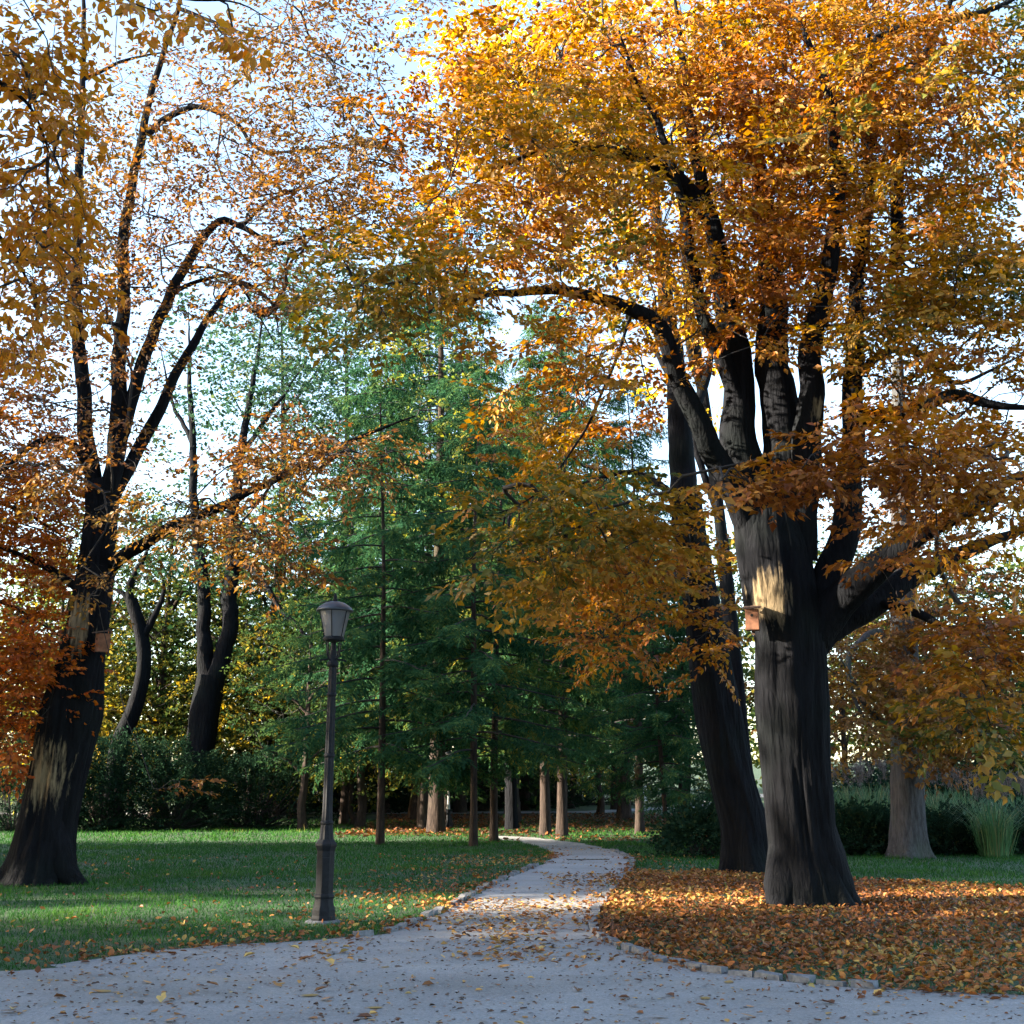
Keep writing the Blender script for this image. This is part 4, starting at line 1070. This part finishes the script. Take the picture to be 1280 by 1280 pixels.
def lamp():
    root = empty('street_lamp', (0, 0, 0))
    MB().lathe([(.150, -.05), (.150, .05), (.142, .08), (.140, .14), (.122, .20), (.112, .25), (.112, .27)], 8, a0=.39).build('plinth', IRON, root, bevel=.006)
    MB().lathe([(.118, .27), (.124, .29), (.118, .31), (.108, .32), (.108, .80), (.118, .83), (.132, .86), (.132, .885), (.112, .91), (.10, .93)], 8, a0=.39).build('pedestal', IRON, root, bevel=.005)
    MB().lathe([(.088, .93), (.080, 1.0), (.066, 1.12), (.058, 1.3), (.056, 1.8), (.052, 2.3), (.048, 2.9), (.046, 2.97)], 20, flute=.1).build('column', IRON, root)
    for z, r_ in ((1.12, .078), (1.9, .066), (2.62, .060)):
        MB().lathe([(r_ * .8, z - .025), (r_, z - .012), (r_, z + .012), (r_ * .8, z + .025)], 20).build('collar', IRON, root, smooth=True)
    MB().lathe([(.05, 2.95), (.068, 2.97), (.068, 3.01), (.05, 3.03), (.044, 3.10), (.034, 3.20), (.03, 3.26)], 16).build('neck', IRON, root, smooth=True)
    for s in (-1, 1):
        MB().rod((s * .04, 0, 3.05), (s * .16, 0, 3.03), .012).build('ladder_arm', IRON, root)
    for k in range(4):
        a = k * math.pi / 2 + .6
        m = MB(); pts = np.array([(math.cos(a) * q, math.sin(a) * q, z) for q, z in ((.045, 3.03), (.085, 3.09), (.10, 3.18), (.112, 3.275))])
        q, rr = resample(pts, [.009] * 4, .02); v, f = tube(q, rr, 6); m.add(v, f.tolist()); m.build('bracket', IRON, root, smooth=True)
    MB().lathe([(.105, 3.27), (.128, 3.275), (.132, 3.30), (.120, 3.32)], 24).build('lantern_base', IRON, root)
    MB().box((0, -.104, .56), (.085, .012, .34)).build('access_door', IRON, root, bevel=.004)
    MB().lathe([(.21, -.06), (.21, .012), (.17, .03)], 20).build('footing', KERB, root)
    n = 6
    for k in range(n):
        a0, a1 = k * 2 * math.pi / n + .26, (k + 1) * 2 * math.pi / n + .26
        m = MB(); rb, rt, zb, zt = .117, .188, 3.318, 3.635
        sub = 4; vv = []
        for z, r_ in ((zb, rb), (zt, rt)):
            for i in range(sub + 1):
                a = a0 + (a1 - a0) * i / sub; vv.append((r_ * math.cos(a), r_ * math.sin(a), z))
        for z, r_ in ((zb, rb - .006), (zt, rt - .006)):
            for i in range(sub + 1):
                a = a0 + (a1 - a0) * i / sub; vv.append((r_ * math.cos(a), r_ * math.sin(a), z))
        w_ = sub + 1
        fs = [(i, i + 1, w_ + i + 1, w_ + i) for i in range(sub)] + [(2 * w_ + i + 1, 2 * w_ + i, 3 * w_ + i, 3 * w_ + i + 1) for i in range(sub)]
        m.add(vv, fs).build('pane', FROST, root, smooth=True)
        MB().rod((math.cos(a0) * (rb + .003), math.sin(a0) * (rb + .003), zb), (math.cos(a0) * (rt + .003), math.sin(a0) * (rt + .003), zt), .006).build('glazing_bar', IRON, root)
    MB().lathe([(.185, 3.625), (.222, 3.630), (.228, 3.642), (.212, 3.665), (.175, 3.70), (.12, 3.735), (.06, 3.752), (.028, 3.758)], 32).build('roof', ROOFM, root, smooth=True)
    MB().lathe([(.022, 3.75), (.03, 3.775), (.018, 3.795), (.026, 3.815), (.006, 3.86)], 12).build('finial', IRON, root, smooth=True)
    return root
lp = lamp(); g = gnd(404, 1153); lp.location = g; lp.rotation_euler = (0, R(0.3), .2); lp.scale = (1.05, 1.05, 1.045)
k = g[1] / 14.3; 
tag(lp, 'black cast iron lamp post with frosted lantern on the left lawn', 'lamp post', 'park lamp posts')
l2 = copy_tree(lp); g = gnd(560, 1036); l2.location = g; l2.scale = (.8, .8, .8)
tag(l2, 'small distant lamp post with pale pole beside the thick dark trunk', 'lamp post')
PALE = plain('galvanised_pole', (.35, .36, .36), .5)
for ch in l2.children:
    if ch.name.split('.')[0] in ('column', 'collar'):
        ch.data = ch.data.copy(); ch.data.materials.clear(); ch.data.materials.append(PALE)

# ================================================================== NEST BOXES, SIGNS, PATH DRAIN
WOODR = plain('nest_box_wood', (.20, .085, .045), .8, var=.35, scale=12, bump=.3)
WOODD = plain('nest_box_roof', (.10, .06, .045), .85, var=.3, scale=12)
HOLE = plain('entrance_hole', (.006, .006, .006), .9)
def nest_box(loc, rz, sx, label, tilt=0.0):
    root = empty('nest_box', loc); root.rotation_euler = (0, tilt, rz); root.scale = (sx,) * 3
    tag(root, label, 'nest box', 'nest boxes')
    MB().box((0, 0, .16), (.20, .20, .32)).build('box', WOODR, root, bevel=.004)
    m = MB(); m.add([(-.13, -.16, .318), (.13, -.16, .318), (.13, .115, .37), (-.13, .115, .37), (-.13, -.16, .342), (.13, -.16, .342), (.13, .115, .394), (-.13, .115, .394)],
                    [(3, 2, 1, 0), (4, 5, 6, 7), (0, 1, 5, 4), (1, 2, 6, 5), (2, 3, 7, 6), (3, 0, 4, 7)]); m.build('roof', WOODD, root)
    h = MB().lathe([(.022, -.004), (.022, .004)], 16).build('entrance_hole', HOLE, root); h.location = (0, -.101, .22); h.rotation_euler = (R(90), 0, 0)
    MB().box((0, .115, .17), (.05, .02, .46)).build('hanging_batten', WOODD, root)
nest_box(at(127, 815, D2 - .42), R(-55), 1.0, 'reddish nest box on the old left trunk', R(4))
nest_box(at(941, 788, D0 - .52), R(-14), .92, 'dark nest box with slanted roof under the pale sunlit wood of the massive trunk')
BLUE = plain('blue_board', (.07, .18, .42), .5); WHITE = plain('white_board', (.75, .77, .8), .5, var=.05)
def sign(loc, w_, h_, zb, mat, label, posts=2, name='sign_board'):
    root = empty(name, loc); tag(root, label, 'sign')
    MB().box((0, 0, zb + h_ / 2), (w_, .04, h_)).build('panel', mat, root, bevel=.005)
    for s in ([-1, 1] if posts == 2 else [0]):
        MB().rod((s * w_ * .42, .045, -.1), (s * w_ * .42, .045, zb + h_), .03).build('post', PALE, root)
g = gnd(644, 1017); sign(g, 1.0, .42, .55, BLUE, 'blue information board with two posts beyond the path bend')
g = gnd(397, 1024); sign(g, .26, .62, .75, WHITE, 'small white sign in the dark wood behind the lamp column', 1)
p = at(805, 1008, 68); sign((p[0], 68, float(gz(p[0], 68))), .35, .8, .3, WHITE, 'small white sign on the far slope right of the stout grey trunk', 1)
g = gnd(735, 1075)
dr_ = MB().box((0, 0, .012), (.95, .14, .012)); o = dr_.build('drain_grate', plain('rusty_iron', (.06, .045, .04), .7), None); o.location = (g[0], g[1], 0); o.rotation_euler = (0, 0, .12)
for i in range(9):
    b = MB().box((-.40 + i * .1, 0, .021), (.03, .11, .006)).build('grate_bar', plain('iron_bar', (.03, .028, .028), .6) if i == 0 else bpy.data.materials['iron_bar'], o)
tag(o, 'narrow dark drain grate across the path near its bend', 'drain')

# ================================================================== GRASS AND FALLEN LEAVES
def px_poly(lst): return np.array([gnd(*q)[:2] for q in lst])
BED = np.vstack([np.array(RIGHT_EDGE[1:13]), px_poly([(800, 1086), (860, 1089), (930, 1094), (1010, 1098), (1080, 1101), (1180, 1106), (1340, 1113)]), [[12.5, 8.7]]])
def grass_blades():
    V, Fc, A = [], [], []; base = 0
    r = np.random.default_rng(8)
    for (x0, x1, y0, y1, dens, h, w_) in [(-11, 9, 9.5, 17, 620, .055, .010), (-14, 13, 17, 26, 380, .06, .013), (-19, 17, 26, 38, 210, .07, .018), (-24, 24, 38, 56, 70, .085, .03)]:
        n = int((x1 - x0) * (y1 - y0) * dens)
        x = r.uniform(x0, x1, n); y = r.uniform(y0, y1, n)
        fx = np.abs(x) < 0.46 * y + 1.5
        k = fx & ~in_poly(x, y, PATH)
        inb = in_poly(x, y, BED)
        k &= ~(inb & (r.random(n) < .80))
        patch = vnoise(np.c_[x * .9, y * .9, x * 0])
        k &= r.random(n) < (0.55 + .6 * patch)
        x, y, patch = x[k], y[k], patch[k]; n = len(x)
        big = vnoise(np.c_[x * .28, y * .28, x * 0 + 12])
        H = h * r.uniform(.45, 1.5, n) * (.55 + .6 * patch + .5 * np.clip(big - .45, 0, 1)) * np.where(r.random(n) < .02, 1.9, 1)
        a = r.uniform(0, 6.283, n); ln = r.normal(0, .45, (n, 2)) * H[:, None]
        z = gz(x, y)
        d = np.c_[np.cos(a), np.sin(a), np.zeros(n)] * (w_ * .5)
        b = np.c_[x, y, z]
        v = np.stack([b - d, b + d, b + np.c_[ln, H]], 1)
        V.append(v.reshape(-1, 3)); Fc.append(np.arange(3 * n).reshape(-1, 3) + base); base += 3 * n
        A.append(np.clip(.05 + patch * .45 + big * .3 + r.random(n) * .35 - .05, 0, 1))
    o = link('grass', mesh_np('grass', np.vstack(V), np.vstack(Fc), {'rnd': np.concatenate(A)}), GRASS)
    tag(o, 'short green grass of the lawns beside the path', 'grass', kind='stuff')
grass_blades()
def litter(name, label, x, y, mat, size, r, lift=.02, curl=.5, tint=None, flat=.25):
    n = len(x)
    z = gz(x, y) + lift * r.random(n) + .010
    a = r.uniform(0, 6.283, n)
    D_ = np.c_[np.cos(a), np.sin(a), r.normal(0.05, flat, n)]
    Nn = unit(np.array([0, 0, 1.0]) + r.normal(0, flat * 1.3, (n, 3)))
    L = size * r.uniform(.35, 1.35, n)
    fold = r.uniform(-.1, curl, n)[:, None]
    W = L * r.uniform(.4, .75, n)
    D_ = unit(D_); Sd = unit(np.cross(Nn, D_)); Nn = np.cross(D_, Sd)
    P = np.c_[x, y, z]
    m1 = P + D_ * (L * .3)[:, None]; m2 = P + D_ * (L * .68)[:, None]
    hw = (W * .5)[:, None] * Sd
    up = Nn * (W[:, None] * fold)
    v = np.stack([P, m1 + hw * .95 + up, m2 + hw * .8 + up, P + D_ * L[:, None] + up * .3, m2 - hw * .8 + up, m1 - hw * .95 + up], 1)
    v[..., 2] = np.maximum(v[..., 2], gz(x, y)[:, None] + .009)
    i = np.arange(n)[:, None] * 6
    f = np.concatenate([np.c_[i, i + 1, i + 2, i + 3], np.c_[i, i + 3, i + 4, i + 5]])
    t = r.random(n) if tint is None else np.clip(tint(x, y) + r.normal(0, .25, n), 0, 1)
    o = link(name, mesh_np(name, v.reshape(-1, 3), f, {'rnd': np.concatenate([t, t])}), mat)
    if label: tag(o, label, 'leaves', kind='stuff')
    return o
r3 = np.random.default_rng(23)
# the deep bed right of the path
n = 95000
x = r3.uniform(0.5, 13, n); y = r3.uniform(8.5, 24.5, n)
k = in_poly(x, y, BED) & (r3.random(n) < np.clip(.45 + .9 * vnoise(np.c_[x * .7, y * .7, x * 0]) - .4 * ((y < 11.2) & (x > 4)), .1, 1))
litter('leaf_bed', 'thick bed of rust brown fallen leaves under the right trees', x[k], y[k], LITTER, .068, r3, lift=.05, tint=lambda x, y: .2 + .6 * vnoise(np.c_[x * .8, y * .8, x * 0 + 2]), flat=.4)
# leaves drifted over the left lawn and verge
n = 60000
x = r3.uniform(-12, 6, n); y = r3.uniform(9.5, 30, n)
pe = np.array(LEFT_EDGE)
dist = np.min(np.hypot(x[:, None] - pe[None, :, 0], y[:, None] - pe[None, :, 1]), 1)
pr = np.exp(-(dist / 1.9) ** 2) * .75 * np.clip(vnoise(np.c_[x * .8, y * .8, x * 0 + 7]) * 1.6 - .25, .05, 1) + .02
k = ~in_poly(x, y, PATH) & ~in_poly(x, y, BED) & (r3.random(n) < pr)
litter('lawn_leaves', 'yellow brown fallen leaves drifted over the left lawn verge', x[k], y[k], LITTER, .066, r3, lift=.05, tint=lambda x, y: .35 + .5 * vnoise(np.c_[x * .6, y * .6, x * 0]), flat=.45)
# far brown leaf floor under the conifers
n = 24000
x = r3.uniform(-6, 12, n); y = r3.uniform(37, 60, n)
k = (r3.random(n) < np.clip(vnoise(np.c_[x * .25, y * .25, x * 0 + 3]) * 2 - .55 + (y > 44) * .5, 0, 1)) & ~in_poly(x, y, PATH)
litter('wood_floor_leaves', 'dark red brown leaf floor below the conifers', x[k], y[k], LITTER, .13, r3, lift=.05, tint=lambda x, y: .02 + .3 * vnoise(np.c_[x * .3, y * .3, x * 0]), flat=.3)
# leaves on the gravel
n = 20000
x = r3.uniform(-8, 8, n); y = r3.uniform(5.5, 36, n)
pr = np.clip(.25 + .9 * vnoise(np.c_[x * .6, y * .6, x * 0 + 5]) - .35, .03, 1) * np.where(y > 13, 1.0, .8)
k = in_poly(x, y, PATH) & (r3.random(n) < pr)
litter('path_leaves', 'small fallen leaves strewn over the gravel', x[k], y[k], PATHLEAF, .065, r3, lift=.006, flat=.12, curl=.35)
n = 24000
x = r3.uniform(-2, 5, n); y = r3.uniform(12, 24, n)
k = in_poly(x, y, PATH) & (r3.random(n) < np.clip(vnoise(np.c_[x * .9, y * .35, x * 0 + 15]) * 1.7 - .55, 0, 1) * .7)
litter('path_leaves', 'drift of orange leaves across the narrow stretch of the path', x[k], y[k], PATHLEAF, .07, r3, lift=.012, flat=.2, tint=lambda x, y: .6 + 0 * x)
n = 9000
x = r3.uniform(-7, 7, n); y = r3.uniform(5.5, 14, n)
k = in_poly(x, y, PATH)
litter('leaf_crumbs', 'dark crumbs and stalks of leaves on the foreground gravel', x[k], y[k], PATHLEAF, .036, r3, lift=.003, flat=.1, tint=lambda x, y: .1 + .45 * vnoise(np.c_[x * 9, y * 9, x * 0]))
ed, _ = resample(np.c_[np.array(RIGHT_EDGE[:14]), np.zeros(14)], np.ones(14), .05)
ed2, _ = resample(np.c_[np.array(LEFT_EDGE[:14]), np.zeros(14)], np.ones(14), .05)
n = 4000
e_ = np.vstack([ed, ed2]); q = e_[r3.integers(0, len(e_), n)][:, :2] + r3.normal(0, 1, (n, 2)) * (r3.random(n) ** 2 * .45)[:, None]
keep = vnoise(np.c_[q * 1.1, q[:, :1] * 0 + 40]) > .36
q = q[keep]
litter('edge_leaves', 'leaves gathered along both edges of the path', q[:, 0], q[:, 1], LITTER, .068, r3, lift=.03, flat=.35, tint=lambda x, y: .3 + .4 * vnoise(np.c_[x, y, x * 0]))
n = 4500
x = r3.uniform(-7, 7, n); y = r3.uniform(6.5, 17, n); k = in_poly(x, y, PATH); x, y = x[k], y[k]; n = len(x)
o8 = np.array([(1, 0, 0), (-1, 0, 0), (0, 1, 0), (0, -1, 0), (0, 0, .7), (0, 0, -.7)], float)
sz = r3.uniform(.004, .012, (n, 1, 1))
v = o8[None] * sz * r3.uniform(.6, 1.4, (n, 6, 1)) + np.stack([x, y, np.full(n, .008)], -1)[:, None]
fo = np.array([(0, 2, 4), (2, 1, 4), (1, 3, 4), (3, 0, 4)])
f = (fo[None] + (np.arange(n) * 6)[:, None, None]).reshape(-1, 3)
tag(link('pebbles', mesh_np('pebbles', v.reshape(-1, 3), f), plain('pebble', (.27, .27, .28), .9, var=.45, scale=30)), 'small loose pebbles on the gravel', 'pebbles', kind='stuff')
# larger leaves in the foreground, each one its own thing
lm = []
for k in range(10):
    o = litter('fallen_leaf', None, np.zeros(1), np.zeros(1), PATHLEAF, .11, r3, lift=.0, flat=.12, curl=.4, tint=lambda x, y: .72 + 0 * x)
    lm.append(o.data); bpy.data.objects.remove(o)
cnt = 0
while cnt < 110:
    x, y = r3.uniform(-5, 5), r3.uniform(7.5, 13)
    if not in_poly(np.array([x]), np.array([y]), PATH)[0] or abs(x) > .43 * y: continue
    o = link('fallen_leaf', lm[cnt % 10], None); o.location = (x, y, .004); o.rotation_euler = (0, 0, r3.uniform(0, 6.28)); o.scale = (r3.uniform(.8, 1.3),) * 3
    tag(o, 'large single brown leaf lying on the foreground gravel', 'leaf', 'large leaves on the gravel'); cnt += 1
